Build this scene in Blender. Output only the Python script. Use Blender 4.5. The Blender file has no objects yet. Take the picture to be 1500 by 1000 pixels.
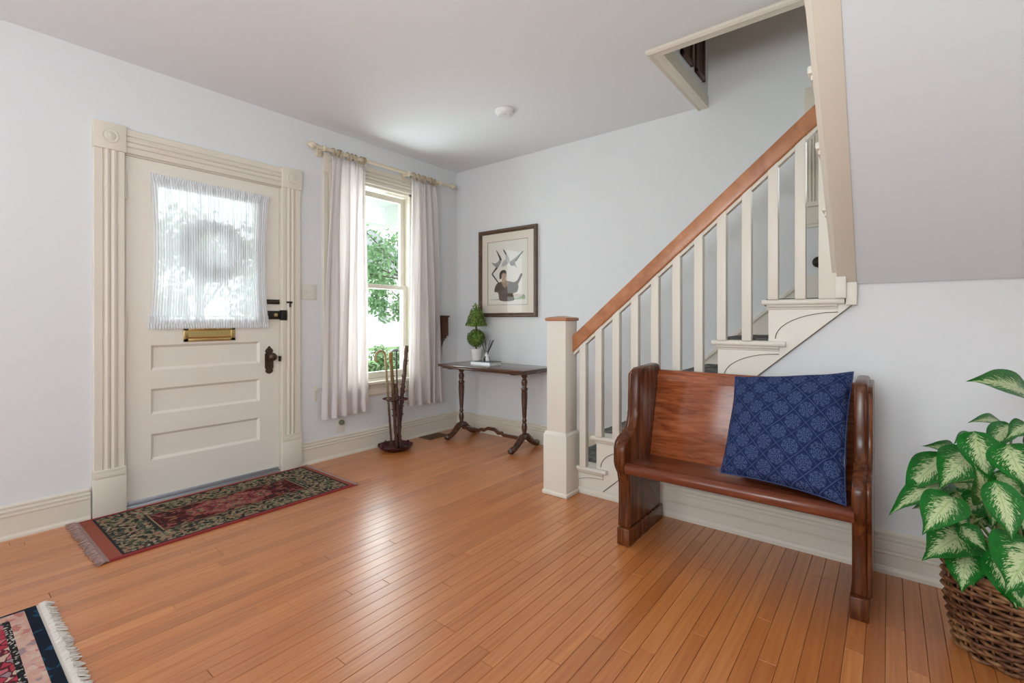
import bpy, bmesh, math, random
from mathutils import Vector, Matrix, noise
random.seed(7)
S = bpy.context.scene
COL = S.collection

# ------------------------------------------------------------------ camera, world, lights, exposure
cd = bpy.data.cameras.new('camera')
cam = bpy.data.objects.new('camera', cd)
COL.objects.link(cam)
cam.location = (3.6705, -3.657, 1.17)
cam.rotation_euler = (math.radians(90), 0, math.radians(38.458))
cd.sensor_width = 36.0
cd.lens = 695.0 / 1500.0 * 36.0
cd.shift_y = -33.0 / 1500.0
cd.clip_start = 0.02
S.camera = cam

w = bpy.data.worlds.new('sky')
S.world = w
w.use_nodes = True
bg = w.node_tree.nodes['Background']
bg.inputs[0].default_value = (0.90, 0.96, 1.0, 1)
bg.inputs[1].default_value = 4.6

def area(name, loc, rot, sx, sy, power, color):
    l = bpy.data.lights.new(name, 'AREA')
    l.shape = 'RECTANGLE'
    l.size, l.size_y = sx, sy
    l.energy = power
    l.color = color
    o = bpy.data.objects.new(name, l)
    o.location = loc
    o.rotation_euler = rot
    COL.objects.link(o)
    return o
R = math.radians
# lights that boost daylight at the windows, an added unseen bounce fill, the upstairs lamp
area('daylight_rear_windows', (2.3, -6.35, 1.6), (R(90), 0, 0), 2.8, 1.5, 23, (0.89, 0.97, 1.0))
area('daylight_side_window', (6.35, -4.0, 1.55), (R(90), 0, R(90)), 1.2, 1.5, 7, (0.90, 0.98, 1.0))
area('daylight_front_window', (-0.45, -1.0, 1.55), (R(90), 0, R(-90)), 0.8, 1.6, 34, (0.84, 0.95, 1.0))
area('daylight_front_door', (-0.45, -2.36, 1.6), (R(90), 0, R(-90)), 0.65, 0.9, 2, (0.88, 0.95, 1.0))
o = area('ceiling_bounce_fill', (3.3, -4.5, 1.5), (0, 0, 0), 0.6, 0.6, 40, (0.87, 0.97, 1.0))  # unseen fill added behind the camera, like a bounced flash, to brighten the ceiling
o.rotation_euler = Vector((-0.7, 1.9, 2.6)).to_track_quat('-Z', 'Y').to_euler()
area('hall_lamp_upstairs', (3.2, -0.45, 5.0), (0, 0, 0), 0.5, 0.4, 1.2, (1.0, 0.72, 0.32))

S.view_settings.view_transform = 'Standard'
S.view_settings.look = 'None'
S.view_settings.exposure = 0.14
S.view_settings.gamma = 1.0
S.view_settings.use_curve_mapping = False

# ------------------------------------------------------------------ node expressions and materials
class X:
    """a socket that can be added, multiplied ..., building Math nodes"""
    def __init__(self, nt, s): self.nt, self.s = nt, s
    def op(self, kind, *args):
        n = self.nt.nodes.new('ShaderNodeMath'); n.operation = kind
        for i, a in enumerate((self,) + args):
            if isinstance(a, X): self.nt.links.new(a.s, n.inputs[i])
            else: n.inputs[i].default_value = a
        return X(self.nt, n.outputs[0])
    def __add__(s, o): return s.op('ADD', o)
    def __radd__(s, o): return s.op('ADD', o)
    def __sub__(s, o): return s.op('SUBTRACT', o)
    def __rsub__(s, o): return (s * -1.0) + o
    def __mul__(s, o): return s.op('MULTIPLY', o)
    def __rmul__(s, o): return s.op('MULTIPLY', o)
    def __truediv__(s, o): return s.op('DIVIDE', o)
    def abs(s): return s.op('ABSOLUTE')
    def fract(s): return s.op('FRACT')
    def floor(s): return s.op('FLOOR')
    def sin(s): return s.op('SINE')
    def sqrt(s): return s.op('SQRT')
    def gt(s, v): return s.op('GREATER_THAN', v)
    def lt(s, v): return s.op('LESS_THAN', v)
    def max(s, v): return s.op('MAXIMUM', v)
    def min(s, v): return s.op('MINIMUM', v)
    def atan2(s, v): return s.op('ARCTAN2', v)
    def clamp(s): return s.op('MAXIMUM', 0.0).op('MINIMUM', 1.0)
    def band(s, a, b): return s.gt(a) * s.lt(b)

class M:
    """a material with a Principled BSDF and helpers"""
    def __init__(self, name, color=(0.8, 0.8, 0.8), rough=0.5, spec=0.5, metal=0.0, coat=0.0):
        self.m = bpy.data.materials.new(name); self.m.use_nodes = True
        self.nt = self.m.node_tree
        self.b = self.nt.nodes['Principled BSDF']
        self.b.inputs['Base Color'].default_value = (*color, 1)
        self.b.inputs['Roughness'].default_value = rough
        self.b.inputs['Specular IOR Level'].default_value = spec
        self.b.inputs['Metallic'].default_value = metal
        self.b.inputs['Coat Weight'].default_value = coat
        self.b.inputs['Coat Roughness'].default_value = 0.12
        m = self.m
        m.diffuse_color = (*color, 1)
    def node(self, t): return self.nt.nodes.new(t)
    def link(self, a, b): self.nt.links.new(a.s if isinstance(a, X) else a, b)
    def coord(self, kind='Object'):
        n = self.node('ShaderNodeTexCoord'); return n.outputs[kind]
    def xyz(self, kind='Object'):
        n = self.node('ShaderNodeSeparateXYZ'); self.link(self.coord(kind), n.inputs[0])
        return [X(self.nt, o) for o in n.outputs]
    def vec(self, x, y, z):
        n = self.node('ShaderNodeCombineXYZ')
        for i, a in enumerate((x, y, z)):
            if isinstance(a, X): self.link(a, n.inputs[i])
            else: n.inputs[i].default_value = a
        return n.outputs[0]
    def mapping(self, scale=(1, 1, 1), kind='Object', vec=None, offset=None):
        n = self.node('ShaderNodeMapping'); n.inputs['Scale'].default_value = scale
        self.link(vec if vec is not None else self.coord(kind), n.inputs[0])
        if offset is not None: self.link(offset, n.inputs['Location'])
        return n.outputs[0]
    def noise(self, vec=None, scale=5, detail=4, rough=0.55, dist=0.0):
        n = self.node('ShaderNodeTexNoise')
        n.inputs['Scale'].default_value = scale; n.inputs['Detail'].default_value = detail
        n.inputs['Roughness'].default_value = rough; n.inputs['Distortion'].default_value = dist
        if vec is not None: self.link(vec, n.inputs['Vector'])
        else: self.link(self.coord(), n.inputs['Vector'])
        return X(self.nt, n.outputs['Fac'])
    def voronoi(self, vec, scale=5, feature='F1', out='Distance', rnd=1.0):
        n = self.node('ShaderNodeTexVoronoi'); n.feature = feature
        n.inputs['Scale'].default_value = scale; n.inputs['Randomness'].default_value = rnd
        self.link(vec, n.inputs['Vector'])
        return n.outputs[out]
    def wave(self, vec, scale, dist, detail=2, kind='BANDS', direction='X', dscale=1.0):
        n = self.node('ShaderNodeTexWave'); n.wave_type = kind
        if kind == 'BANDS': n.bands_direction = direction
        n.inputs['Scale'].default_value = scale; n.inputs['Distortion'].default_value = dist
        n.inputs['Detail'].default_value = detail; n.inputs['Detail Scale'].default_value = dscale
        self.link(vec, n.inputs['Vector'])
        return X(self.nt, n.outputs['Fac'])
    def ramp(self, fac, stops, const=False):
        n = self.node('ShaderNodeValToRGB')
        if const: n.color_ramp.interpolation = 'CONSTANT'
        e = n.color_ramp.elements
        while len(e) < len(stops): e.new(0.5)
        for i, (p, c) in enumerate(stops):
            e[i].position = p; e[i].color = (*c, 1)
        self.link(fac, n.inputs[0])
        return n.outputs[0]
    def mix(self, fac, a, b, blend='MIX'):
        n = self.node('ShaderNodeMix'); n.data_type = 'RGBA'; n.blend_type = blend
        n.clamp_factor = True
        for idx, v in ((0, fac), (6, a), (7, b)):
            if isinstance(v, X): self.link(v, n.inputs[idx])
            elif isinstance(v, (int, float)): n.inputs[idx].default_value = v
            elif isinstance(v, tuple): n.inputs[idx].default_value = (*v, 1)
            else: self.link(v, n.inputs[idx])
        return n.outputs[2]
    def color(self, c): self.link(c, self.b.inputs['Base Color'])
    def bump(self, h, strength=0.2, dist=0.01):
        n = self.node('ShaderNodeBump'); n.inputs['Strength'].default_value = strength
        n.inputs['Distance'].default_value = dist
        self.link(h, n.inputs['Height']); self.link(n.outputs[0], self.b.inputs['Normal'])
    def random(self):
        n = self.node('ShaderNodeObjectInfo'); return X(self.nt, n.outputs['Random'])

def paint(name, c, rough=0.6, var=0.05, scale=3.0, bump=0.03, bscale=60, stretch=(1, 1, 1)):
    m = M(name, c, rough, 0.35)
    n = m.noise(m.mapping(stretch), scale, 3)
    d = tuple(x * (1 - var) for x in c)
    m.color(m.mix(n, c, d))
    if bump: m.bump(m.noise(m.mapping(stretch), bscale, 3), bump, 0.004)
    return m.m

def wood(name, dark, mid, light, rough=0.3, grain=(1, 12, 12), scale=2.5, coat=0.0, bump=0.04, dist=1.2, random_tone=0.0, seed=0.0):
    """grain runs along the axis whose scale is smallest"""
    m = M(name, mid, rough, 0.32 if 'mahogany' in name else 0.5, coat=coat)
    rnd = m.random()
    off = m.vec(rnd * 37.0 + seed, rnd * 11.0, rnd * 23.0)
    v = m.mapping(grain, offset=off)
    n1 = m.noise(v, scale, 6, 0.62, dist)
    n2 = m.noise(v, scale * 5, 3, 0.6, 0.2)
    f = n1 * 0.72 + n2 * 0.28
    if random_tone: f = f + (rnd - 0.5) * random_tone
    c = m.ramp(f, [(0.30, dark), (0.50, mid), (0.72, light)])
    m.color(c)
    if bump: m.bump(n2, bump, 0.003)
    return m.m

MAT = {}
MAT['wall'] = paint('wall_paint', (0.752, 0.760, 0.770), 0.75, 0.02, 1.5, 0.05, 35)
MAT['ceiling'] = paint('ceiling_paint', (0.83, 0.845, 0.86), 0.8, 0.03, 1.0, 0.04, 30)
MAT['soffit'] = paint('soffit_plaster', (0.725, 0.762, 0.795), 0.75, 0.02, 1.5, 0.25, 14, (0.6, 2.2, 2.2))
MAT['trim'] = paint('cream_trim_paint', (0.75, 0.69, 0.59), 0.38, 0.05, 5, 0.02, 40)
MAT['stair_paint'] = paint('cream_stair_paint', (0.79, 0.745, 0.66), 0.4, 0.04, 5, 0.04, 40)
MAT['door_paint'] = paint('cream_door_paint', (0.80, 0.745, 0.66), 0.42, 0.05, 4, 0.05, 45)
MAT['curtain_rod'] = paint('cream_rod_paint', (0.72, 0.64, 0.49), 0.4, 0.06, 8, 0.03)
MAT['gap'] = paint('dark_gap', (0.035, 0.02, 0.012), 0.8, 0.2)
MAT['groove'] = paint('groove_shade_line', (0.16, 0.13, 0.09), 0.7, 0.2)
MAT['pew'] = wood('dark_mahogany_varnish', (0.024, 0.007, 0.003), (0.098, 0.026, 0.0075), (0.25, 0.078, 0.020), 0.24, (9, 9, 0.8), 2.0, 0.0)
MAT['pew_seat'] = wood('red_mahogany_varnish', (0.09, 0.024, 0.012), (0.17, 0.045, 0.020), (0.29, 0.09, 0.042), 0.26, (0.8, 9, 9), 2.0, 0.2)
MAT['pew_back'] = wood('red_oak_varnish', (0.11, 0.022, 0.008), (0.31, 0.080, 0.026), (0.50, 0.16, 0.055), 0.17, (1.1, 7, 8), 2.3, 0.15, dist=2.6)
MAT['handrail'] = wood('orange_oak_rail', (0.28, 0.10, 0.04), (0.46, 0.185, 0.08), (0.60, 0.29, 0.15), 0.35, (1.2, 9, 1.2), 3.0, 0.2)
MAT['table'] = wood('dark_walnut_varnish', (0.030, 0.012, 0.007), (0.075, 0.028, 0.015), (0.15, 0.06, 0.03), 0.22, (1, 10, 10), 2.5, 0.4)
MAT['frame'] = wood('walnut_frame', (0.05, 0.026, 0.015), (0.11, 0.06, 0.036), (0.19, 0.11, 0.07), 0.4, (3, 3, 3), 6)
MAT['box_wood'] = wood('dark_box_wood', (0.035, 0.014, 0.008), (0.08, 0.03, 0.016), (0.15, 0.06, 0.03), 0.35, (9, 9, 1), 2.5)
MAT['stem_wood'] = paint('brown_twig', (0.14, 0.08, 0.04), 0.8, 0.4, 30)
MAT['brass'] = M('aged_brass', (0.62, 0.46, 0.20), 0.3, metal=1.0).m
MAT['bronze'] = M('dark_bronze', (0.10, 0.065, 0.045), 0.42, metal=0.8).m
MAT['black_metal'] = M('black_lock_metal', (0.03, 0.026, 0.022), 0.4, metal=0.6).m
MAT['steel'] = M('grey_threshold_metal', (0.42, 0.46, 0.52), 0.45, metal=0.7).m
MAT['iron_red'] = paint('dark_red_cast_iron', (0.085, 0.016, 0.018), 0.35, 0.5, 20, 0.3, 60)
MAT['plastic'] = M('ivory_plastic', (0.72, 0.69, 0.60), 0.4).m
MAT['white_plastic'] = M('white_plastic', (0.82, 0.82, 0.80), 0.45).m
MAT['green_plug'] = M('olive_plug_plastic', (0.16, 0.17, 0.10), 0.5).m
MAT['soil'] = paint('potting_soil', (0.03, 0.02, 0.013), 0.95, 0.5, 40, 0.6, 60)
MAT['ceramic'] = M('white_ceramic', (0.78, 0.76, 0.73), 0.35).m
MAT['reed'] = M('black_reed', (0.02, 0.02, 0.022), 0.7).m
MAT['paper'] = paint('cream_page_edges', (0.80, 0.78, 0.73), 0.8, 0.05, 60)
MAT['book'] = paint('white_book_cover', (0.82, 0.82, 0.82), 0.5, 0.04, 8)
MAT['book_dark'] = paint('grey_book_cover', (0.16, 0.17, 0.18), 0.5, 0.1, 8)

# oak strips: tone differs from board to board
m = M('oak_strip_floor', (0.42, 0.19, 0.085), 0.27, 0.5, coat=0.7)
m.b.inputs['Coat Roughness'].default_value = 0.33
rnd = m.random()
off = m.vec(rnd * 53.0, rnd * 31.0, rnd * 17.0)
v = m.mapping((26, 1.5, 10), offset=off)
g1 = m.noise(v, 1.4, 6, 0.62, 1.6)
v2 = m.mapping((110, 2.6, 20), offset=off)
g2 = m.noise(v2, 1.0, 3, 0.6)
rings = m.wave(m.mapping((7, 0.75, 4), offset=off), 1.6, 9.0, 3, dscale=1.4)
f = (g1 * 0.60 + g2 * 0.28 + rings * 0.12 - 0.5) * 0.85 + 0.53
tone = m.ramp(rnd, [(0.0, (0.80, 0.74, 0.70)), (0.30, (0.95, 0.91, 0.88)), (0.75, (1.0, 1.0, 1.0)), (1.0, (1.14, 1.24, 1.36))])
c = m.ramp(f, [(0.26, (0.30, 0.085, 0.020)), (0.45, (0.51, 0.168, 0.044)), (0.62, (0.59, 0.215, 0.062)), (0.8, (0.66, 0.28, 0.095))])
m.color(m.mix(1.0, c, tone, 'MULTIPLY'))
rr = m.noise(m.mapping((2, 2, 2), 'Generated'), 6, 3) * 0.08 + 0.26
m.link(rr, m.b.inputs['Roughness'])
m.bump(g2, 0.06, 0.002)
MAT['floor'] = m.m

# cloth
m = M('blush_curtain_cotton', (0.90, 0.86, 0.85), 0.9, 0.1)
m.bump(m.noise(m.mapping((1, 1, 1)), 500, 2), 0.1, 0.001)
m.b.inputs['Sheen Weight'].default_value = 0.1
tr = m.node('ShaderNodeBsdfTranslucent'); tr.inputs[0].default_value = (0.92, 0.87, 0.85, 1)
mx = m.node('ShaderNodeMixShader'); mx.inputs[0].default_value = 0.45
m.link(m.b.outputs[0], mx.inputs[1]); m.link(tr.outputs[0], mx.inputs[2])
m.link(mx.outputs[0], m.nt.nodes['Material Output'].inputs[0])
MAT['curtain'] = m.m

def sheer(name, open_amount):
    m = M(name, (0.88, 0.89, 0.93), 0.9, 0.1)
    x, y, z = m.xyz()
    threads = m.noise(m.mapping((1, 90, 0.6)), 1.3, 3)
    tl = m.node('ShaderNodeBsdfTranslucent'); tl.inputs[0].default_value = (0.86, 0.88, 0.92, 1)
    a = m.node('ShaderNodeMixShader'); a.inputs[0].default_value = 0.3
    m.link(m.b.outputs[0], a.inputs[1]); m.link(tl.outputs[0], a.inputs[2])
    tp = m.node('ShaderNodeBsdfTransparent')
    b = m.node('ShaderNodeMixShader')
    m.link((threads * 0.5 + (open_amount - 0.25)).clamp(), b.inputs[0])
    m.link(a.outputs[0], b.inputs[1]); m.link(tp.outputs[0], b.inputs[2])
    m.link(b.outputs[0], m.nt.nodes['Material Output'].inputs[0])
    return m.m
MAT['sheer'] = sheer('white_sheer_net', 0.09)
MAT['sheer_hem'] = sheer('white_sheer_hem', 0.10)

def glass(name, tint=(1, 1, 1), rough=0.01, ior=1.5):
    m = M(name, tint, rough)
    tp = m.node('ShaderNodeBsdfTransparent'); tp.inputs[0].default_value = (*tint, 1)
    gl = m.node('ShaderNodeBsdfGlossy'); gl.inputs['Roughness'].default_value = rough
    fr = m.node('ShaderNodeFresnel'); fr.inputs[0].default_value = ior
    mx = m.node('ShaderNodeMixShader')
    ge = m.node('ShaderNodeNewGeometry')
    m.link(X(m.nt, fr.outputs[0]) * (X(m.nt, ge.outputs['Backfacing']) * -1.0 + 1.0), mx.inputs[0]); m.link(tp.outputs[0], mx.inputs[1]); m.link(gl.outputs[0], mx.inputs[2])
    m.link(mx.outputs[0], m.nt.nodes['Material Output'].inputs[0])
    return m.m
MAT['glass'] = glass('window_glass', (0.98, 1.0, 0.99))
MAT['picture_glass'] = glass('picture_glass', (1, 1, 1), 0.015, 1.5)

# ------------------------------------------------------------------ mesh helpers
class MB:
    def __init__(self): self.bm = bmesh.new()
    def box(self, a, b):
        x0, y0, z0 = a; x1, y1, z1 = b
        v = [self.bm.verts.new(p) for p in ((x0,y0,z0),(x1,y0,z0),(x1,y1,z0),(x0,y1,z0),(x0,y0,z1),(x1,y0,z1),(x1,y1,z1),(x0,y1,z1))]
        for f in ((0,3,2,1),(4,5,6,7),(0,1,5,4),(1,2,6,5),(2,3,7,6),(3,0,4,7)): self.bm.faces.new([v[i] for i in f])
        return self
    def hexa(self, p):
        v = [self.bm.verts.new(q) for q in p]
        for f in ((0,3,2,1),(4,5,6,7),(0,1,5,4),(1,2,6,5),(2,3,7,6),(3,0,4,7)): self.bm.faces.new([v[i] for i in f])
        return self
    def prism(self, pts, t0, t1, put):
        """pts: 2-D outline; put(u, v, t) -> 3-D point"""
        a = [self.bm.verts.new(put(u, v, t0)) for u, v in pts]
        b = [self.bm.verts.new(put(u, v, t1)) for u, v in pts]
        n = len(pts)
        self.bm.faces.new(a); self.bm.faces.new(b[::-1])
        for i in range(n): self.bm.faces.new((a[i], b[i], b[(i+1) % n], a[(i+1) % n]))
        return self
    def tube(self, pts, rad, seg=10, cap=True):
        pts = [Vector(p) for p in pts]
        if not isinstance(rad, (list, tuple)): rad = [rad] * len(pts)
        rings = []
        ref = None
        for i, p in enumerate(pts):
            d = (pts[min(i+1, len(pts)-1)] - pts[max(i-1, 0)]).normalized()
            if ref is None:
                ref = Vector((0, 0, 1)) if abs(d.z) < 0.9 else Vector((1, 0, 0))
            a = d.cross(ref).normalized(); b = a.cross(d).normalized(); ref = b
            rings.append([self.bm.verts.new(p + (a * math.cos(t) + b * math.sin(t)) * rad[i]) for t in (2*math.pi*k/seg for k in range(seg))])
        for r0, r1 in zip(rings, rings[1:]):
            for k in range(seg): self.bm.faces.new((r0[k], r0[(k+1) % seg], r1[(k+1) % seg], r1[k]))
        if cap:
            self.bm.faces.new(rings[0][::-1]); self.bm.faces.new(rings[-1])
        return self
    def ring(self, pts, r, seg=6):
        """closed tube"""
        pts = [Vector(p) for p in pts]; n = len(pts); rings = []
        c = sum(pts, Vector()) / n
        for i, p in enumerate(pts):
            d = (pts[(i+1) % n] - pts[i-1]).normalized()
            a = (p - c); a = (a - d * a.dot(d)).normalized(); b = d.cross(a)
            rings.append([self.bm.verts.new(p + (a * math.cos(t) + b * math.sin(t)) * r) for t in (2*math.pi*k/seg for k in range(seg))])
        for i in range(n):
            r0, r1 = rings[i], rings[(i+1) % n]
            for k in range(seg): self.bm.faces.new((r0[k], r0[(k+1) % seg], r1[(k+1) % seg], r1[k]))
        return self
    def lathe(self, prof, c, seg=20, axis='z'):
        """prof: (radius, height) pairs along the axis from point c"""
        rings = []
        for r, h in prof:
            ring = []
            for k in range(seg):
                t = 2*math.pi*k/seg; u, v = r*math.cos(t), r*math.sin(t)
                q = {'z': (u, v, h), 'x': (h, u, v), 'y': (v, h, u)}[axis]
                ring.append(self.bm.verts.new((c[0]+q[0], c[1]+q[1], c[2]+q[2])))
            rings.append(ring)
        for r0, r1 in zip(rings, rings[1:]):
            for k in range(seg): self.bm.faces.new((r0[k], r0[(k+1) % seg], r1[(k+1) % seg], r1[k]))
        self.bm.faces.new(rings[0][::-1]); self.bm.faces.new(rings[-1])
        return self
    def grid(self, nu, nv, fn, uv=False):
        vs = [[self.bm.verts.new(fn(i/(nu-1), j/(nv-1))) for j in range(nv)] for i in range(nu)]
        lay = self.bm.loops.layers.uv.verify() if uv else None
        for i in range(nu-1):
            for j in range(nv-1):
                f = self.bm.faces.new((vs[i][j], vs[i+1][j], vs[i+1][j+1], vs[i][j+1]))
                if uv:
                    for l, (a, b) in zip(f.loops, ((i,j),(i+1,j),(i+1,j+1),(i,j+1))): l[lay].uv = (a/(nu-1), b/(nv-1))
        return self
    def build(self, name, mat, parent=None, bevel=0.0, seg=2, smooth=False, origin=None, solid=0.0, sub=0, angle=30, normals=True):
        bm = self.bm
        if normals: bmesh.ops.recalc_face_normals(bm, faces=bm.faces)
        if bevel:
            es = [e for e in bm.edges if len(e.link_faces) == 2 and e.calc_face_angle(0) > R(angle)]
            bmesh.ops.bevel(bm, geom=es, offset=bevel, offset_type='OFFSET', segments=seg, profile=0.5, affect='EDGES', clamp_overlap=True)
        if origin is not None:
            for vv in bm.verts: vv.co -= Vector(origin)
        me = bpy.data.meshes.new(name); bm.to_mesh(me); bm.free()
        if isinstance(mat, (list, tuple)):
            for q in mat: me.materials.append(MAT[q])
        else: me.materials.append(MAT[mat] if isinstance(mat, str) else mat)
        o = bpy.data.objects.new(name, me); COL.objects.link(o)
        if origin is not None: o.location = origin
        if smooth:
            for p in me.polygons: p.use_smooth = True
        if bevel and not smooth:
            for p in me.polygons: p.use_smooth = True
            me.set_sharp_from_angle(angle=R(40))
        if solid:
            q = o.modifiers.new('thickness', 'SOLIDIFY'); q.thickness = solid; q.offset = 0
        if sub:
            q = o.modifiers.new('smooth', 'SUBSURF'); q.levels = sub; q.render_levels = sub
        if parent is not None: attach(o, parent)
        return o

def attach(o, parent):
    o.parent = parent
    chain, mtx = parent, Matrix.Identity(4)
    while chain is not None:
        mtx = Matrix.Translation(chain.location) @ mtx if chain.parent is None else mtx
        if chain.parent is not None:
            mtx = chain.matrix_parent_inverse @ Matrix.Translation(chain.location) @ mtx
        chain = chain.parent
    o.matrix_parent_inverse = mtx.inverted()

def thing(name, loc, label=None, cat=None, group=None, kind=None):
    o = bpy.data.objects.new(name, None); o.location = loc; o.empty_display_size = 0.05
    COL.objects.link(o); return tag(o, label, cat, group, kind)
def tag(o, label=None, cat=None, group=None, kind=None):
    for k, v_ in (('label', label), ('category', cat), ('group', group), ('kind', kind)):
        if v_: o[k] = v_
    return o
def struct(o): o['kind'] = 'structure'; return o

def arc(c, r, a0, a1, n):
    return [(c[0] + r*math.cos(R(a0+(a1-a0)*i/n)), c[1] + r*math.sin(R(a0+(a1-a0)*i/n))) for i in range(n+1)]

# ------------------------------------------------------------------ room shell
HC = 2.75
# floor: slab with strips of oak laid on it
floor = struct(MB().box((-0.15, -6.5, -0.05), (6.5, 0.15, -0.010)).build('floor', 'gap'))
BW = 0.0572
board_meshes = {}
def board_mesh(n):
    if n not in board_meshes:
        b = MB(); L = n * 0.01 - 0.0016
        b.box((-BW/2 + 0.0006, -L/2, -0.010), (BW/2 - 0.0006, L/2, 0.0))
        bm = b.bm
        bmesh.ops.recalc_face_normals(bm, faces=bm.faces)
        es = [e for e in bm.edges if all(v.co.z > -0.001 for v in e.verts)]
        bmesh.ops.bevel(bm, geom=es, offset=0.0011, segments=1, affect='EDGES')
        me = bpy.data.meshes.new('floorboard'); bm.to_mesh(me); bm.free()
        me.materials.append(MAT['floor']); board_meshes[n] = me
    return board_meshes[n]
rb = random.Random(3)
nboards = 0
far_boards = MB()
ncol = int(4.40 / BW)
for i in range(ncol):
    x = (i + 0.5) * BW
    # what the camera can see of this row
    ylow = -3.75 if x < 2.0 else -3.75 + 0.75 * (x - 2.0)
    ylow = max(min(ylow, -2.0), -3.75)
    y = 0.0
    if x > 2.1: y = -0.80
    first = True
    while y > ylow:
        n = rb.choice((70, 90, 110, 140, 170, 200)) if not first else rb.choice((30, 55, 80, 105, 130, 160))
        first = False
        if nboards < 296:
            o = bpy.data.objects.new('floorboard', board_mesh(n))
            o.location = (x, y - n * 0.005, 0.0)
            COL.objects.link(o); o.parent = floor
            nboards += 1
        y -= n * 0.01
    while y > -6.5:
        L = 1.6
        far_boards.box((x - BW/2 + 0.0006, max(y - L, -6.5), -0.010), (x + BW/2 - 0.0006, y - 0.0016, 0.0)); y -= L
for i in range(ncol, int(6.5 / BW)):
    x = (i + 0.5) * BW
    y = -0.8
    while y > -6.5:
        far_boards.box((x - BW/2 + 0.0006, max(y - 1.9, -6.5), -0.010), (x + BW/2 - 0.0006, y - 0.0016, 0.0)); y -= 1.9
o = far_boards.build('floorboard_run', 'floor', floor); o['kind'] = 'stuff'

# ceiling with the stair opening
cb = MB()
cb.box((-0.15, -6.5, HC), (2.545, 0.15, HC + 0.25))
cb.box((2.545, -6.5, HC), (3.44, -0.965, HC + 0.25))
cb.box((3.44, -6.5, HC), (4.52, -2.55, HC + 0.25))
cb.box((4.52, -6.5, HC), (6.65, 0.15, HC + 0.25))
struct(cb.build('ceiling', 'ceiling'))

DY0, DY1, DZ = -2.858, -1.902, 2.185       # door opening
WY0, WY1, WZ0, WZ1 = -1.415, -0.625, 0.60, 2.385   # window opening
wl = MB()
wl.box((-0.15, -6.5, -0.05), (0, DY0, HC)).box((-0.15, DY0, DZ), (0, DY1, HC)).box((-0.15, DY1, -0.05), (0, WY0, HC))
wl.box((-0.15, WY0, -0.05), (0, WY1, WZ0)).box((-0.15, WY0, WZ1), (0, WY1, HC)).box((-0.15, WY1, -0.05), (0, 0.15, HC))
struct(wl.build('wall_left', 'wall'))
LX0, LX1, LZ0, LZ1 = 3.325, 3.95, 1.93, 2.62        # landing window
wf = MB()
wf.box((0, 0, -0.05), (LX0, 0.15, 5.3)).box((LX0, 0, -0.05), (LX1, 0.15, LZ0)).box((LX0, 0, LZ1), (LX1, 0.15, 5.3)).box((LX1, 0, -0.05), (6.65, 0.15, 5.3))
struct(wf.build('wall_far', 'wall'))
# wall under the stairs, following the slope of the string
K = 0.865
wr = MB()
YW = -0.85
wr.prism([(2.02, -0.02), (4.45, -0.02), (4.45, 1.345), (3.55, 1.345), (3.55, 1.252), (2.16, -0.01)], YW, YW + 0.06, lambda u, v_, t: (u, t, v_))
wr.box((4.45, YW, -0.02), (6.5, YW + 0.06, HC))
struct(wr.build('wall_right', 'wall'))
# walls of the room behind the camera, with window openings
wn = MB()
for a, b in (((0, 0, 0), (0.9, 0, HC)), ((0.9, 0, 0), (3.7, 0, 0.75)), ((0.9, 0, 2.35), (3.7, 0, HC)), ((1.9, 0, 0.75), (2.7, 0, 2.35)), ((3.7, 0, 0), (6.65, 0, HC))):
    wn.box((a[0], -6.62, a[2]), (b[0], -6.5, b[2]))
struct(wn.build('wall_near', 'wall'))
ws = MB()
ws.box((6.5, -6.5, 0), (6.62, -4.6, HC)).box((6.5, -4.6, 0), (6.62, -3.4, 0.75)).box((6.5, -4.6, 2.35), (6.62, -3.4, HC)).box((6.5, -3.4, 0), (6.62, 0, HC))
struct(ws.build('wall_side', 'wall'))
# stairwell above: walls of the upper floor
wu = MB()
wu.box((2.546, -0.93, HC + 0.002), (2.62, -0.0005, 5.3))
wu.box((2.545, -1.0, HC + 0.25), (3.40, -0.93, 5.3))
wu.box((4.45, -3.0, 1.2), (4.52, 0, 5.3))
wu.box((3.40, -3.0, HC + 0.25), (3.47, -0.93, 5.3))
wu.box((3.40, -3.07, HC), (4.52, -3.0, 5.3))
wu.box((2.545, -3.07, 5.3), (4.52, 0.15, 5.38))
struct(wu.build('wall_upper', 'wall'))

# underside of the upper flight: rises toward the camera
def soff(y): return 1.355 + K * (-0.88 - y)
sb = MB()
sb.prism([(-0.86, soff(-0.86)), (-2.60, soff(-2.60)), (-2.60, soff(-2.60) + 0.06), (-0.86, soff(-0.86) + 0.06)], 3.54, 4.47, lambda u, v_, t: (t, u, v_))
struct(sb.build('ceiling_soffit', 'soffit'))

# ------------------------------------------------------------------ mouldings
def base_profile(h=0.182):
    return [(0, 0), (0.026, 0), (0.026, 0.012), (0.022, 0.020), (0.020, 0.026), (0.020, 0.118), (0.024, 0.124), (0.024, 0.130), (0.017, 0.134), (0.017, 0.142), (0.023, 0.146),
            (0.023, 0.152), (0.014, 0.157), (0.014, 0.164), (0.018, 0.168), (0.018, 0.174), (0.008, h), (0, h)]
def base2_profile():
    return [(0, 0), (0.034, 0), (0.034, 0.018), (0.030, 0.030), (0.026, 0.034), (0.026, 0.088), (0.030, 0.092), (0.030, 0.096), (0.022, 0.100), (0.022, 0.106), (0.026, 0.110), (0.026, 0.140), (0.020, 0.146),
            (0.020, 0.150), (0.025, 0.153), (0.025, 0.160), (0.016, 0.164), (0.016, 0.170), (0.021, 0.174), (0.021, 0.182), (0.012, 0.187), (0, 0.192)]
b = MB(); b.prism(base_profile(), -6.5, -3.018, lambda u, v_, t: (u, t, v_)).prism(base_profile(), -1.752, -0.001, lambda u, v_, t: (u, t, v_))
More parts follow.
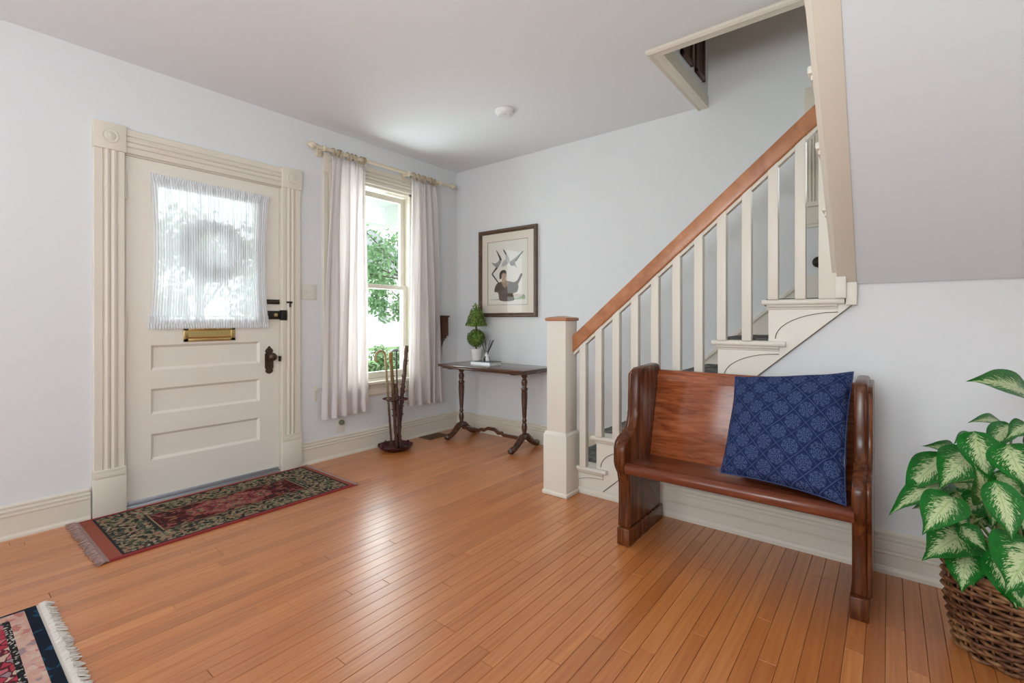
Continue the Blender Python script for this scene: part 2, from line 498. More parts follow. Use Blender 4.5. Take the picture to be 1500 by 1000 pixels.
struct(b.build('baseboard_left', 'trim'))
b = MB(); b.prism(base_profile(), 0.001, 1.93, lambda u, v_, t: (t, -u, v_))
struct(b.build('baseboard_far', 'trim'))
b = MB(); b.prism(base2_profile(), 2.40, 6.5, lambda u, v_, t: (t, YW - u, v_))
struct(b.build('baseboard_right', 'trim'))

FL = [(0, 0), (0, 0.018), (0.004, 0.024), (0.028, 0.024), (0.031, 0.017), (0.036, 0.017), (0.040, 0.026), (0.052, 0.030), (0.062, 0.026), (0.067, 0.018), (0.072, 0.026),
      (0.082, 0.030), (0.092, 0.026), (0.096, 0.017), (0.101, 0.017), (0.104, 0.024), (0.140, 0.024), (0.144, 0.018), (0.144, 0)]
def casing(name, y0, y1, z0, z1, width, plinth, head_z):
    """fluted casing around an opening in the left wall; y0,y1 = inner edges"""
    root = struct(thing(name, (0, y0, 0)))
    k = width / 0.144
    pr_ = [(u * k, d) for u, d in FL]
    sd = MB().prism([(y0 - u, d) for u, d in pr_], z0, z1, lambda u, v_, t: (v_, u, t)); sd.build('side_casing', 'trim', root)
    sd = MB().prism([(y1 + u, d) for u, d in pr_], z0, z1, lambda u, v_, t: (v_, u, t)); sd.build('side_casing', 'trim', root)
    sd = MB().prism([(z1 + u, d) for u, d in pr_], y0, y1, lambda u, v_, t: (v_, t, u)); sd.build('head_casing', 'trim', root)
    for yc in (y0 - width/2, y1 + width/2):
        b = MB(); hw = width/2 + 0.004
        b.box((0, yc - hw, z1 - 0.002), (0.036, yc + hw, z1 + width + 0.01))
        blk = b.build('corner_block', 'trim', root, 0.003)
        c = (0.035, yc, z1 + width/2 + 0.004)
        MB().lathe([(0.043, 0), (0.043, 0.003), (0.038, 0.006), (0.033, 0.002), (0.026, 0.002), (0.022, 0.009), (0.014, 0.006), (0.008, 0.010), (0.001, 0.012)], c, 24, 'x').build('rosette', 'trim', blk, smooth=True)
        if plinth:
            b = MB(); b.box((0, yc - hw, 0), (0.038, yc + hw, plinth - 0.05)); b.box((0, yc - hw, plinth - 0.046), (0.036, yc + hw, plinth - 0.018)); b.box((0, yc - hw, plinth - 0.014), (0.033, yc + hw, plinth))
            b.box((0, yc - hw + 0.002, 0.01), (0.030, yc + hw - 0.002, plinth - 0.002))
            b.build('plinth_block', 'trim', root, 0.002)
    return root
casing('trim_1', DY0, DY1, 0.27, DZ, 0.148, 0.275, None)

# ------------------------------------------------------------------ front door
def wall_box(mb, x0, x1, y0, y1, z0, z1): return mb.box((x0, y0, z0), (x1, y1, z1))
d = MB()
LY0, LY1, LZA, LZB = -2.850, -1.912, 0.022, 2.176
SY0, SY1 = -2.722, -2.055
panels = [(0.842, 1.002), (0.560, 0.724), (0.268, 0.436)]
GZ0, GZ1 = 1.14, 2.05
zs = [LZA]
wall_box(d, -0.052, -0.006, LY0, SY0, LZA, LZB); wall_box(d, -0.052, -0.006, SY1, LY1, LZA, LZB)
prev = LZA
for z0, z1 in sorted(panels) + [(GZ0, GZ1)]:
    wall_box(d, -0.052, -0.006, SY0, SY1, prev, z0); prev = z1
wall_box(d, -0.052, -0.006, SY0, SY1, prev, LZB)
door = struct(d.build('door_1', 'door_paint'))
for z0, z1 in panels:
    p = MB(); p.box((-0.046, SY0, z0), (-0.022, SY1, z1))
    pn = p.build('door_panel', 'door_paint', door)
    # sloping sticking around the panel
    s = MB(); e = 0.016
    for a, b_ in (((SY0, z0), (SY0 + e, z0 + e)),):
        q = [(SY0, z0), (SY1, z0), (SY1, z1), (SY0, z1)]; r_ = [(SY0 + e, z0 + e), (SY1 - e, z0 + e), (SY1 - e, z1 - e), (SY0 + e, z1 - e)]
        for i in range(4):
            j = (i + 1) % 4
            s.hexa([(-0.024, *q[i]), (-0.024, *q[j]), (-0.024, *r_[j]), (-0.024, *r_[i]), (-0.008, *q[i]), (-0.008, *q[j]), (-0.0215, *r_[j]), (-0.0215, *r_[i])])
    s.build('panel_moulding', 'door_paint', pn)
MB().box((-0.034, SY0, GZ0), (-0.030, SY1, GZ1)).build('glass_pane', 'glass', door)
b = MB()
for a in ((SY0, GZ0, SY0 + 0.04, GZ1), (SY1 - 0.03, GZ0, SY1, GZ1), (SY0 + 0.04, GZ0, SY1 - 0.03, GZ0 + 0.03), (SY0 + 0.04, GZ1 - 0.025, SY1 - 0.03, GZ1)): b.box((-0.030, a[0], a[1]), (-0.012, a[2], a[3]))
b.build('glazing_bead', 'door_paint', door)
# outer jambs, stop and threshold
j = MB(); j.box((-0.15, DY0, 0), (0.0, DY0 + 0.006, DZ)).box((-0.15, DY1 - 0.008, 0), (0.0, DY1, DZ)).box((-0.15, DY0, DZ - 0.007), (0.0, DY1, DZ))
j.build('door_jamb', 'trim', door)
t_ = MB(); t_.box((-0.15, DY0, -0.01), (0.012, DY1, 0.014)); t_.build('threshold', 'steel', door, 0.003)
MB().box((-0.006, LY0 + 0.01, 0.016), (0.006, LY1 - 0.01, 0.040)).build('weather_strip', 'steel', door, 0.002)
for zc in (1.988, 1.136, 0.290):
    h = MB(); h.tube([(0.004, LY0 - 0.004, zc - 0.072), (0.004, LY0 - 0.004, zc + 0.072)], 0.0075, 10)
    for q in (-0.076, -0.045, -0.015, 0.015, 0.045, 0.076): h.lathe([(0.001, -0.004), (0.009, -0.004), (0.009, 0.004), (0.001, 0.004)], (0.004, LY0 - 0.004, zc + q), 10)
    h.build('hinge', 'trim', door, smooth=False)
# mail slot
mf = MB(); my0, my1, mz0, mz1 = -2.545, -2.228, 1.018, 1.112
for y0, y1, z0, z1 in ((my0, my1, mz0, mz0 + 0.02), (my0, my1, mz1 - 0.02, mz1), (my0, my0 + 0.028, mz0, mz1), (my1 - 0.028, my1, mz0, mz1)): mf.box((-0.008, y0, z0), (0.004, y1, z1))
ms = mf.build('mail_slot', 'brass', door, 0.002)
fl = MB(); fl.prism([(-0.006, mz0 + 0.018), (0.000, mz0 + 0.018), (0.003, mz0 + 0.03), (-0.002, mz1 - 0.018), (-0.006, mz1 - 0.018)], my0 + 0.028, my1 - 0.028, lambda u, v_, t: (u, t, v_))
fl.build('mail_flap', 'brass', ms)
# knob with its ornate plate
kp = [(0, 0.755), (0.018, 0.762), (0.028, 0.775), (0.024, 0.79), (0.031, 0.80), (0.031, 0.905), (0.024, 0.915), (0.030, 0.93), (0.020, 0.945), (0.012, 0.95), (0.006, 0.962), (0, 0.965)]
yk = -1.988
outl = [(yk + a, b_) for a, b_ in kp] + [(yk - a, b_) for a, b_ in kp[::-1][1:-1]]
pl = MB(); pl.prism(outl, -0.008, 0.001, lambda u, v_, t: (t, u, v_))
plate = pl.build('knob_plate', 'bronze', door)
MB().lathe([(0.012, 0), (0.010, 0.02), (0.012, 0.028), (0.026, 0.036), (0.031, 0.048), (0.028, 0.060), (0.015, 0.068), (0.002, 0.070)], (0.0, yk + 0.004, 0.885), 20, 'x').build('door_knob', 'bronze', plate, smooth=True)
MB().box((0.0005, yk - 0.004, 0.805), (0.0022, yk + 0.004, 0.832)).build('keyhole', 'gap', plate)
# rim lock and night latch
lk = MB(); lk.box((-0.008, -2.005, 1.168), (0.016, -1.885, 1.232))
lock = lk.build('rim_lock', 'black_metal', door, 0.004)
MB().lathe([(0.014, 0), (0.014, 0.012), (0.004, 0.014)], (0.015, -1.950, 1.200), 14, 'x').build('thumb_turn', 'brass', lock)
MB().box((0.0, -1.912, 1.160), (0.034, -1.868, 1.238)).build('strike_box', 'black_metal', lock, 0.004)
bt = MB(); bt.box((-0.008, -2.005, 1.282), (0.006, -1.912, 1.318)); bl = bt.build('slide_bolt', 'black_metal', door, 0.003)
MB().tube([(0.010, -1.995, 1.300), (0.010, -1.920, 1.300)], 0.007, 10).build('bolt_rod', 'bronze', bl)
ks = MB(); ks.box((0.022, -1.868, 1.292), (0.032, -1.825, 1.306)).box((0.022, -1.850, 1.262), (0.032, -1.838, 1.30)); ks.build('bolt_keeper', 'black_metal', door)
MB().box((-0.004, -1.918, 0.845), (0.006, -1.900, 0.885)).build('latch_strike', 'black_metal', door)

# sheer curtain on the door's glass
dc = thing('door_curtain', (0.02, -2.37, 1.1), 'white sheer gathered curtain covering the glass of the front door', 'curtain')
def sheer_fn(y0, y1, z0, z1, amp, n, x0=0.022, pinch=0.0):
    def fn(u, v_):
        z = z0 + (z1 - z0) * v_
        k = 4 * v_ * (1 - v_)
        y = y0 + (y1 - y0) * u + pinch * k * (0.5 - u) * 2
        ph = u * n * 2 * math.pi
        return (x0 + amp * (math.sin(ph) + 0.5 * math.sin(ph * 2.3 + 1.0)), y, z)
    return fn
MB().grid(220, 14, sheer_fn(-2.730, -2.008, 1.185, 2.045, 0.0045, 46, pinch=0.018)).build('sheer_panel', 'sheer', dc, smooth=True)
MB().grid(220, 5, sheer_fn(-2.735, -2.004, 2.040, 2.072, 0.005, 46)).build('rod_pocket', 'sheer_hem', dc, smooth=True)
MB().grid(260, 4, lambda u, v_: (0.022 + 0.006 * math.sin(u * 330) * (0.4 + v_), -2.737 + 0.735 * u, 2.068 + 0.024 * v_ + 0.003 * math.sin(u * 170))).build('top_ruffle', 'sheer_hem', dc, smooth=True)
MB().grid(220, 5, sheer_fn(-2.742, -2.004, 1.140, 1.190, 0.006, 46)).build('rod_pocket', 'sheer_hem', dc, smooth=True)
MB().grid(260, 4, lambda u, v_: (0.024 + 0.007 * math.sin(u * 300) * (0.4 + v_), -2.746 + 0.745 * u, 1.142 - 0.036 * v_ + 0.003 * math.sin(u * 150))).build('bottom_ruffle', 'sheer_hem', dc, smooth=True)

# wreath outside on the door
def leaf_cloud(mb, samples, size, rng, fold=0.25):
    for p, n in samples:
        n = Vector(n).normalized() if Vector(n).length > 0 else Vector((0, 0, 1))
        a = Vector((rng.uniform(-1, 1), rng.uniform(-1, 1), rng.uniform(-1, 1)))
        a = (a - n * a.dot(n) * 0.7).normalized(); b_ = n.cross(a).normalized()
        s = size * rng.uniform(0.6, 1.2); p = Vector(p)
        v0 = mb.bm.verts.new(p - a * s); v1 = mb.bm.verts.new(p + b_ * s * 0.5 + n * s * fold); v2 = mb.bm.verts.new(p + a * s); v3 = mb.bm.verts.new(p - b_ * s * 0.5 + n * s * fold)
        mb.bm.faces.new((v0, v1, v2)); mb.bm.faces.new((v0, v2, v3))
    return mb
def leafmat(name, c0, c1, c2, rough=0.5, scale=30, transl=0.0):
    m = M(name, c1, rough, 0.4)
    n = m.noise(None, scale, 2)
    cc = m.ramp(n, [(0.3, c0), (0.5, c1), (0.7, c2)])
    m.color(cc)
    if transl:
        t = m.node('ShaderNodeBsdfTranslucent'); m.link(cc, t.inputs[0])
        mx = m.node('ShaderNodeMixShader'); mx.inputs[0].default_value = transl
        m.link(m.b.outputs[0], mx.inputs[1]); m.link(t.outputs[0], mx.inputs[2]); m.link(mx.outputs[0], m.nt.nodes['Material Output'].inputs[0])
    return m.m
MAT['wreath'] = leafmat('grey_green_wreath', (0.05, 0.06, 0.045), (0.12, 0.12, 0.09), (0.22, 0.21, 0.16))
MAT['topiary'] = leafmat('boxwood_leaves', (0.04, 0.09, 0.014), (0.12, 0.21, 0.03), (0.34, 0.42, 0.09), 0.5, 60)
MAT['tree'] = leafmat('garden_leaves', (0.09, 0.17, 0.07), (0.15, 0.27, 0.12), (0.24, 0.38, 0.19), 0.6, 2, 0.4)
MAT['shrub'] = leafmat('shrub_leaves', (0.08, 0.15, 0.06), (0.16, 0.25, 0.11), (0.26, 0.36, 0.18), 0.6, 3, 0.2)
rng = random.Random(5)
wr_ = thing('door_wreath', (-0.085, -2.345, 1.44), 'dry twig and leaf wreath outside the door glass, behind the sheer', 'wreath')
sm = []
for i in range(900):
    t = rng.uniform(0, 2*math.pi); ph = rng.uniform(0, 2*math.pi); rr_ = 0.052 * math.sqrt(rng.random()) * (1.15 if math.sin(3*t) > 0 else 0.9)
    R0 = 0.165
    q = (R0 + rr_*math.cos(ph))
    sm.append(((-0.095 + rr_*0.55*math.sin(ph), -2.345 + q*math.cos(t), 1.655 + q*math.sin(t)), (math.sin(ph), math.cos(ph)*math.cos(t), math.cos(ph)*math.sin(t))))
o = leaf_cloud(MB(), sm, 0.026, rng).build('wreath_leaves', 'wreath', wr_, normals=False); o['kind'] = 'stuff'
MB().ring([(-0.095, -2.345 + 0.16*math.cos(2*math.pi*k/40), 1.655 + 0.16*math.sin(2*math.pi*k/40)) for k in range(40)], 0.026, 8).build('twig_ring', 'stem_wood', wr_, smooth=True)

# ------------------------------------------------------------------ front window
win = casing('window_1', WY0, WY1, WZ0, WZ1, 0.146, 0, None)
jb = MB(); jb.box((-0.15, WY0, WZ0), (0.0, WY0 + 0.022, WZ1)).box((-0.15, WY1 - 0.022, WZ0), (0.0, WY1, WZ1)).box((-0.15, WY0, WZ1 - 0.02), (0.0, WY1, WZ1)).box((-0.15, WY0, WZ0), (0.0, WY1, WZ0 + 0.02))
jb.build('window_jamb', 'trim', win)
def sash(name, x0, x1, z0, z1, st, rb_, rt):
    s = MB(); y0, y1 = WY0 + 0.022, WY1 - 0.022
    s.box((x0, y0, z0), (x1, y0 + st, z1)).box((x0, y1 - st, z0), (x1, y1, z1)).box((x0, y0 + st, z0), (x1, y1 - st, z0 + rb_)).box((x0, y0 + st, z1 - rt), (x1, y1 - st, z1))
    o = s.build(name, 'trim', win, 0.003)
    xm = (x0 + x1) / 2
    MB().box((xm - 0.002, y0 + st - 0.004, z0 + rb_ - 0.004), (xm + 0.002, y1 - st + 0.004, z1 - rt + 0.004)).build('window_pane', 'glass', o)
    return o
sash('upper_sash', -0.115, -0.080, 1.452, WZ1 - 0.035, 0.048, 0.036, 0.052)
sash('lower_sash', -0.075, -0.040, WZ0 + 0.022, 1.492, 0.048, 0.060, 0.038)
st = MB(); st.box((-0.04, WY0 - 0.155, 0.578), (0.055, WY1 + 0.155, 0.606)); st.build('window_stool', 'trim', win, 0.006)
ap = MB(); ap.prism([(0.0, 0.478), (0.016, 0.478), (0.020, 0.49), (0.018, 0.54), (0.022, 0.552), (0.022, 0.565), (0.03, 0.578), (0, 0.578)], WY0 - 0.140, WY1 + 0.140, lambda u, v_, t: (u, t, v_)); ap.build('window_apron', 'trim', win)

# curtain rod
rod = thing('curtain_rod', (0.1, -0.9, 2.548), 'cream wooden curtain rod with ball finials above the window', 'curtain rod')
MB().tube([(0.1, -1.66, 2.546), (0.1, -0.17, 2.552)], 0.015, 14).build('rod', 'curtain_rod', rod, smooth=False)
fin = [(0.010, 0), (0.020, 0.004), (0.020, 0.012), (0.012, 0.018), (0.022, 0.028), (0.031, 0.046), (0.027, 0.066), (0.014, 0.080), (0.008, 0.086), (0.010, 0.098), (0.002, 0.112)]
MB().lathe([(r, -h) for r, h in fin], (0.1, -1.652, 2.546), 18, 'y').build('finial', 'curtain_rod', rod, smooth=True)
MB().lathe(fin, (0.1, -0.215, 2.552), 18, 'y').build('finial', 'curtain_rod', rod, smooth=True)
for yb in (-1.60, -1.215, -0.74, -0.335):
    b = MB(); b.tube([(0.0, yb, 2.545), (0.09, yb, 2.54)], 0.010, 8); b.box((0.0, yb - 0.018, 2.50), (0.03, yb + 0.018, 2.59))
    b.lathe([(0.018, -0.012), (0.025, -0.006), (0.025, 0.006), (0.018, 0.012)], (0.1, yb, 2.548), 16, 'y'); b.build('rod_bracket', 'curtain_rod', rod, smooth=False)
MAT['ring_wood'] = paint('pale_ring_wood', (0.55, 0.43, 0.30), 0.45, 0.3, 30)
def curtain(name, label, yt0, yt1, yb0, yb1, zt, zb0, zb1, npl, seed):
    root = thing(name, (0.1, (yb0 + yb1)/2, zb0), label, 'curtain', 'blush curtains at the front window')
    def fn(u, v_):
        top = 1 - v_
        e = v_ ** 0.8
        y = (yt0 + (yt1 - yt0)*u) * (1-e) + (yb0 + (yb1 - yb0)*u) * e
        z = zt + ((zb0 + (zb1 - zb0)*u) - zt) * v_
        ph = u * npl * 2*math.pi + 0.7*math.sin(u*5 + seed)
        amp = 0.014 + 0.012 * min(1, v_*2.5)
        x = 0.105 + amp*math.sin(ph) + 0.010*math.sin(ph*2.1 + seed + v_*2) + 0.008*math.sin(u*9 + seed*3 + v_*4)
        y += 0.010*math.sin(ph*2 + v_*3) + 0.006*math.sin(v_*7 + u*11 + seed)
        if v_ < 0.06:       # pinched heading
            x = 0.105 + (x - 0.105)*(0.5 + v_*8)
        z += -0.004*math.sin(ph) * (v_ > 0.5)
        return (x, y, z)
    MB().grid(150, 40, fn).build('curtain_panel', 'curtain', root, smooth=True, solid=0.003)
    hem = MB().grid(150, 3, lambda u, v_: (lambda q: (q[0] + 0.0035, q[1], q[2]))(fn(u, 0.955 + 0.045*v_))).build('curtain_hem', 'curtain', root, smooth=True)
    n = 8
    for i in range(n):
        yy = yt0 + 0.015 + (yt1 - yt0 - 0.03) * (i / (n - 1)) ** (1.0) + 0.012*math.sin(i*2.3 + seed)
        a = 0.25*math.sin(i*1.7 + seed)
        pts = [(0.1 + 0.029*math.cos(t), yy + 0.029*math.sin(t)*math.sin(a), 2.540 + 0.029*math.sin(t)*math.cos(a)) for t in (2*math.pi*k/20 for k in range(20))]
        MB().ring(pts, 0.0058, 6).build('curtain_ring', 'ring_wood', root, smooth=True)
    return root
curtain('window_curtain', 'wide blush cotton curtain hanging left of the window, nearest the door', -1.546, -1.205, -1.630, -1.180, 2.497, 0.362, 0.380, 5, 0.4)
curtain('window_curtain', 'blush cotton curtain right of the window, beside the corner table', -0.720, -0.400, -0.742, -0.300, 2.497, 0.352, 0.330, 4.5, 2.1)

# light switch, outlet, tieback hook
sw = MB(); sw.box((0, -1.735, 1.325), (0.007, -1.612, 1.448)); swp = tag(sw.build('light_switch', 'plastic', None, 0.003), 'ivory double switch plate on the wall between door and curtain', 'switch')
for yy in (-1.700, -1.648): MB().hexa([(0.006, yy-0.005, 1.372), (0.006, yy+0.005, 1.372), (0.006, yy+0.005, 1.398), (0.006, yy-0.005, 1.398), (0.010, yy-0.004, 1.374), (0.010, yy+0.004, 1.374), (0.018, yy+0.004, 1.397), (0.018, yy-0.004, 1.397)]).build('toggle', 'plastic', swp)
ot = MB(); ot.box((0, -1.430, 0.200), (0.006, -1.355, 0.320)); otp = tag(ot.build('wall_outlet', 'plastic', None, 0.003), 'cream wall outlet with a dark plug under the left curtain', 'outlet')
MB().lathe([(0.022, 0), (0.024, 0.012), (0.018, 0.026), (0.006, 0.030)], (0.006, -1.392, 0.288), 14, 'x').build('plug', 'green_plug', otp, smooth=True)
tb = thing('tieback_hook', (0.0, -1.612, 0.55), 'small cream curtain hook on the wall at left of the curtain hem', 'hook')
MB().tube([(0.0, -1.622, 0.60), (0.045, -1.622, 0.60), (0.055, -1.635, 0.592), (0.05, -1.65, 0.60)], 0.006, 8).build('hook_arm', 'trim', tb, smooth=True)
MB().box((0, -1.634, 0.50), (0.006, -1.610, 0.62)).build('hook_plate', 'trim', tb, 0.002)

# dark wooden box on the left wall by the corner
wb = thing('wall_box', (0.0, -0.25, 0.98), 'dark wooden box on a bracket on the wall, half behind the right curtain', 'wall box')
BY0, BY1, BX = -0.288, -0.218, 0.098
b = MB(); b.box((0.0, BY0, 0.995), (BX, BY0 + 0.013, 1.185)); b.box((0.0, BY1 - 0.013, 0.995), (BX, BY1, 1.185)); b.box((0, BY0 + 0.013, 0.995), (0.012, BY1 - 0.013, 1.185)); b.box((0.012, BY0 + 0.013, 0.995), (BX, BY1 - 0.013, 1.010))
b.build('box_case', 'box_wood', wb, 0.003)
MB().box((0.0, BY0 - 0.008, 1.185), (BX + 0.010, BY1 + 0.010, 1.205)).build('box_lid', 'box_wood', wb, 0.004)
MB().box((BX - 0.014, BY0 + 0.013, 1.010), (BX - 0.004, BY1 - 0.013, 1.185)).build('box_front', 'box_wood', wb)
MB().prism([(0.0, 0.75), (0.018, 0.75), (0.022, 0.88), (0.04, 0.93), (0.07, 0.962), (BX - 0.01, 0.975), (BX - 0.01, 0.995), (0.0, 0.995)], BY0 + 0.014, BY1 - 0.018, lambda u, v_, t: (u, t, v_)).build('bracket', 'box_wood', wb)

# ------------------------------------------------------------------ floor vent
MAT['vent_metal'] = M('brown_vent_metal', (0.16, 0.085, 0.045), 0.45, metal=0.3).m
fv = thing('floor_vent', (0.13, -0.34, 0), 'dark metal floor vent by the baseboard near the table foot', 'vent')
b = MB(); vx0, vx1, vy0, vy1 = 0.045, 0.205, -0.56, -0.31
for a in ((vx0, vy0, vx1, vy0 + 0.014), (vx0, vy1 - 0.014, vx1, vy1), (vx0, vy0, vx0 + 0.014, vy1), (vx1 - 0.014, vy0, vx1, vy1)): b.box((a[0], a[1], 0), (a[2], a[3], 0.006))
b.build('vent_frame', 'vent_metal', fv)
MB().box((vx0 + 0.01, vy0 + 0.01, 0.0005), (vx1 - 0.01, vy1 - 0.01, 0.0015)).build('vent_recess', 'gap', fv)
for i in range(7):
    yy = vy0 + 0.026 + i * 0.030
    MB().box((vx0 + 0.014, yy, 0.0015), (vx1 - 0.014, yy + 0.012, 0.005)).build('slat', 'vent_metal', fv)

# ------------------------------------------------------------------ smoke detector
sd = MB(); sd.lathe([(0.070, 0), (0.070, -0.012), (0.064, -0.026), (0.045, -0.036), (0.02, -0.038), (0.001, -0.038)], (1.387, -0.873, HC), 28)
sdo = tag(sd.build('smoke_detector', 'white_plastic', None, smooth=False), 'small round white smoke detector on the ceiling', 'smoke detector')
MB().lathe([(0.012, 0), (0.012, -0.004), (0.001, -0.005)], (1.40, -0.89, HC - 0.036), 12).build('test_button', 'plastic', sdo)

# ------------------------------------------------------------------ picture
pf = thing('framed_picture', (0.71, 0, 1.63), 'framed print of a brown-coated figure among grey birds, above the side table', 'picture')
fx0, fx1, fz0, fz1 = 0.345, 1.080, 1.190, 2.066
prf = [(0, 0), (0, 0.024), (0.008, 0.030), (0.020, 0.028), (0.026, 0.020), (0.034, 0.022), (0.040, 0.014), (0.040, 0)]
def frame_side(p0, p1, inx, inz):
    """p0->p1 outer edge; in = direction towards the centre"""
    b = MB(); dx, dz = p1[0]-p0[0], p1[1]-p0[1]; L = math.hypot(dx, dz); dx, dz = dx/L, dz/L
    a = [b.bm.verts.new((p0[0] + dx*u + inx*u, -d_ - 0.004, p0[1] + dz*u + inz*u)) for u, d_ in prf]
    c = [b.bm.verts.new((p1[0] - dx*u + inx*u, -d_ - 0.004, p1[1] - dz*u + inz*u)) for u, d_ in prf]
    n = len(prf); b.bm.faces.new(a); b.bm.faces.new(c[::-1])
    for i in range(n): b.bm.faces.new((a[i], c[i], c[(i+1) % n], a[(i+1) % n]))
    return b
for p0, p1, i_ in (((fx0, fz0), (fx1, fz0), (0, 1)), ((fx1, fz0), (fx1, fz1), (-1, 0)), ((fx1, fz1), (fx0, fz1), (0, -1)), ((fx0, fz1), (fx0, fz0), (1, 0))):
    frame_side(p0, p1, *i_).build('frame_rail', 'frame', pf)
MAT['mat_board'] = paint('cream_mat_board', (0.76, 0.69, 0.60), 0.85, 0.02, 10)
MAT['print'] = paint('off_white_print', (0.78, 0.76, 0.69), 0.85, 0.04, 6)
ix0, ix1, iz0, iz1 = fx0 + 0.112, fx1 - 0.112, fz0 + 0.118, fz1 - 0.118
b = MB()
for a in ((fx0 + 0.03, fz0 + 0.03, fx1 - 0.03, iz0), (fx0 + 0.03, iz1, fx1 - 0.03, fz1 - 0.03), (fx0 + 0.03, iz0, ix0, iz1), (ix1, iz0, fx1 - 0.03, iz1)): b.box((a[0], -0.012, a[1]), (a[2], -0.009, a[3]))
b.build('mat_board', 'mat_board', pf)
b = MB(); e = 0.004
for a in ((ix0, iz0, ix1, iz0 + e), (ix0, iz1 - e, ix1, iz1), (ix0, iz0, ix0 + e, iz1), (ix1 - e, iz0, ix1, iz1)): b.box((a[0], -0.0115, a[1]), (a[2], -0.0075, a[3]))
MAT['fillet'] = paint('brown_fillet', (0.30, 0.20, 0.12), 0.6, 0.1)
b.build('mat_fillet', 'fillet', pf)
art = MB().box((ix0, -0.008, iz0), (ix1, -0.006, iz1)).build('art_print', 'print', pf)
def ink(name, c, var=0.35): MAT[name] = paint(name, c, 0.85, var, 40)
ink('ink_brown', (0.12, 0.085, 0.065)); ink('ink_dark', (0.05, 0.04, 0.035)); ink('ink_skin', (0.50, 0.34, 0.25), 0.15); ink('ink_grey', (0.33, 0.33, 0.32)); ink('ink_pale', (0.55, 0.55, 0.53)); ink('ink_green', (0.42, 0.52, 0.33)); ink('ink_tan', (0.40, 0.28, 0.18))
def shape(name, mat, pts, lift=0.0):
    """flat printed shape; pts in print units 0..1"""
    W, H_ = ix1 - ix0, iz1 - iz0
    b = MB(); b.prism([(ix0 + u*W, iz0 + v_*H_) for u, v_ in pts], -0.0082 - lift, -0.0080 - lift, lambda u, v_, t: (u, t, v_))
    return b.build(name, mat, art)
def smoothpts(pts, n=6):
    out = []; N = len(pts)
    for i in range(N):
        p0, p1, p2, p3 = pts[i-1], pts[i], pts[(i+1) % N], pts[(i+2) % N]
        for k in range(n):
            t = k/n
            out.append(tuple(0.5*((2*p1[j]) + (-p0[j]+p2[j])*t + (2*p0[j]-5*p1[j]+4*p2[j]-p3[j])*t*t + (-p0[j]+3*p1[j]-3*p2[j]+p3[j])*t**3) for j in range(2)))
    return out
shape('printed_ground', 'ink_green', smoothpts([(0.05, 0.085), (0.4, 0.08), (0.75, 0.085), (0.93, 0.09), (0.9, 0.16), (0.8, 0.11), (0.5, 0.10), (0.2, 0.095)]))
shape('printed_coat', 'ink_brown', smoothpts([(0.33, 0.07), (0.66, 0.07), (0.64, 0.17), (0.74, 0.20), (0.77, 0.30), (0.66, 0.345), (0.50, 0.37), (0.42, 0.37), (0.24, 0.34), (0.17, 0.22), (0.27, 0.19)]), 0.0002)
shape('printed_collar', 'ink_tan', smoothpts([(0.36, 0.34), (0.44, 0.27), (0.52, 0.33), (0.46, 0.39), (0.38, 0.39)]), 0.0006)
shape('printed_neck', 'ink_skin', smoothpts([(0.37, 0.36), (0.45, 0.35), (0.46, 0.42), (0.38, 0.42)]), 0.0008)
shape('printed_face', 'ink_skin', smoothpts([(0.36, 0.42), (0.43, 0.395), (0.475, 0.43), (0.47, 0.50), (0.40, 0.515), (0.35, 0.47)]), 0.0010)
shape('printed_hair', 'ink_dark', smoothpts([(0.31, 0.41), (0.355, 0.42), (0.36, 0.47), (0.41, 0.50), (0.475, 0.48), (0.46, 0.535), (0.38, 0.545), (0.31, 0.50)]), 0.0012)
shape('printed_arm', 'ink_brown', smoothpts([(0.60, 0.24), (0.72, 0.27), (0.86, 0.44), (0.83, 0.47), (0.74, 0.37), (0.62, 0.33)]), 0.0006)
shape('printed_stick', 'ink_dark', [(0.10, 0.49), (0.13, 0.50), (0.30, 0.345), (0.28, 0.335)], 0.0014)
for nm, mt, pts in (('printed_bird', 'ink_grey', [(0.11, 0.50), (0.20, 0.55), (0.30, 0.62), (0.36, 0.72), (0.24, 0.85), (0.22, 0.86), (0.30, 0.72), (0.20, 0.66), (0.10, 0.68), (0.17, 0.62), (0.20, 0.60)]),
                    ('printed_bird', 'ink_pale', [(0.36, 0.60), (0.48, 0.62), (0.56, 0.70), (0.42, 0.86), (0.40, 0.85), (0.47, 0.72), (0.40, 0.68)]),
                    ('printed_bird', 'ink_grey', [(0.60, 0.60), (0.68, 0.60), (0.74, 0.56), (0.70, 0.66), (0.88, 0.79), (0.86, 0.80), (0.66, 0.70), (0.56, 0.66)])):
    shape(nm, mt, smoothpts(pts, 4), 0.0006)
for pts in ([(0.24, 0.86), (0.22, 0.86), (0.32, 0.70), (0.36, 0.71)], [(0.41, 0.87), (0.40, 0.85), (0.47, 0.78), (0.485, 0.79)], [(0.88, 0.80), (0.86, 0.80), (0.70, 0.67), (0.72, 0.66)], [(0.10, 0.50), (0.12, 0.49), (0.26, 0.58), (0.24, 0.60)]):
    shape('printed_wing_tip', 'ink_dark', pts, 0.0012)
MB().box((fx0 + 0.03, -0.0155, fz0 + 0.03), (fx1 - 0.03, -0.0135, fz1 - 0.03)).build('picture_glass', 'picture_glass', pf)

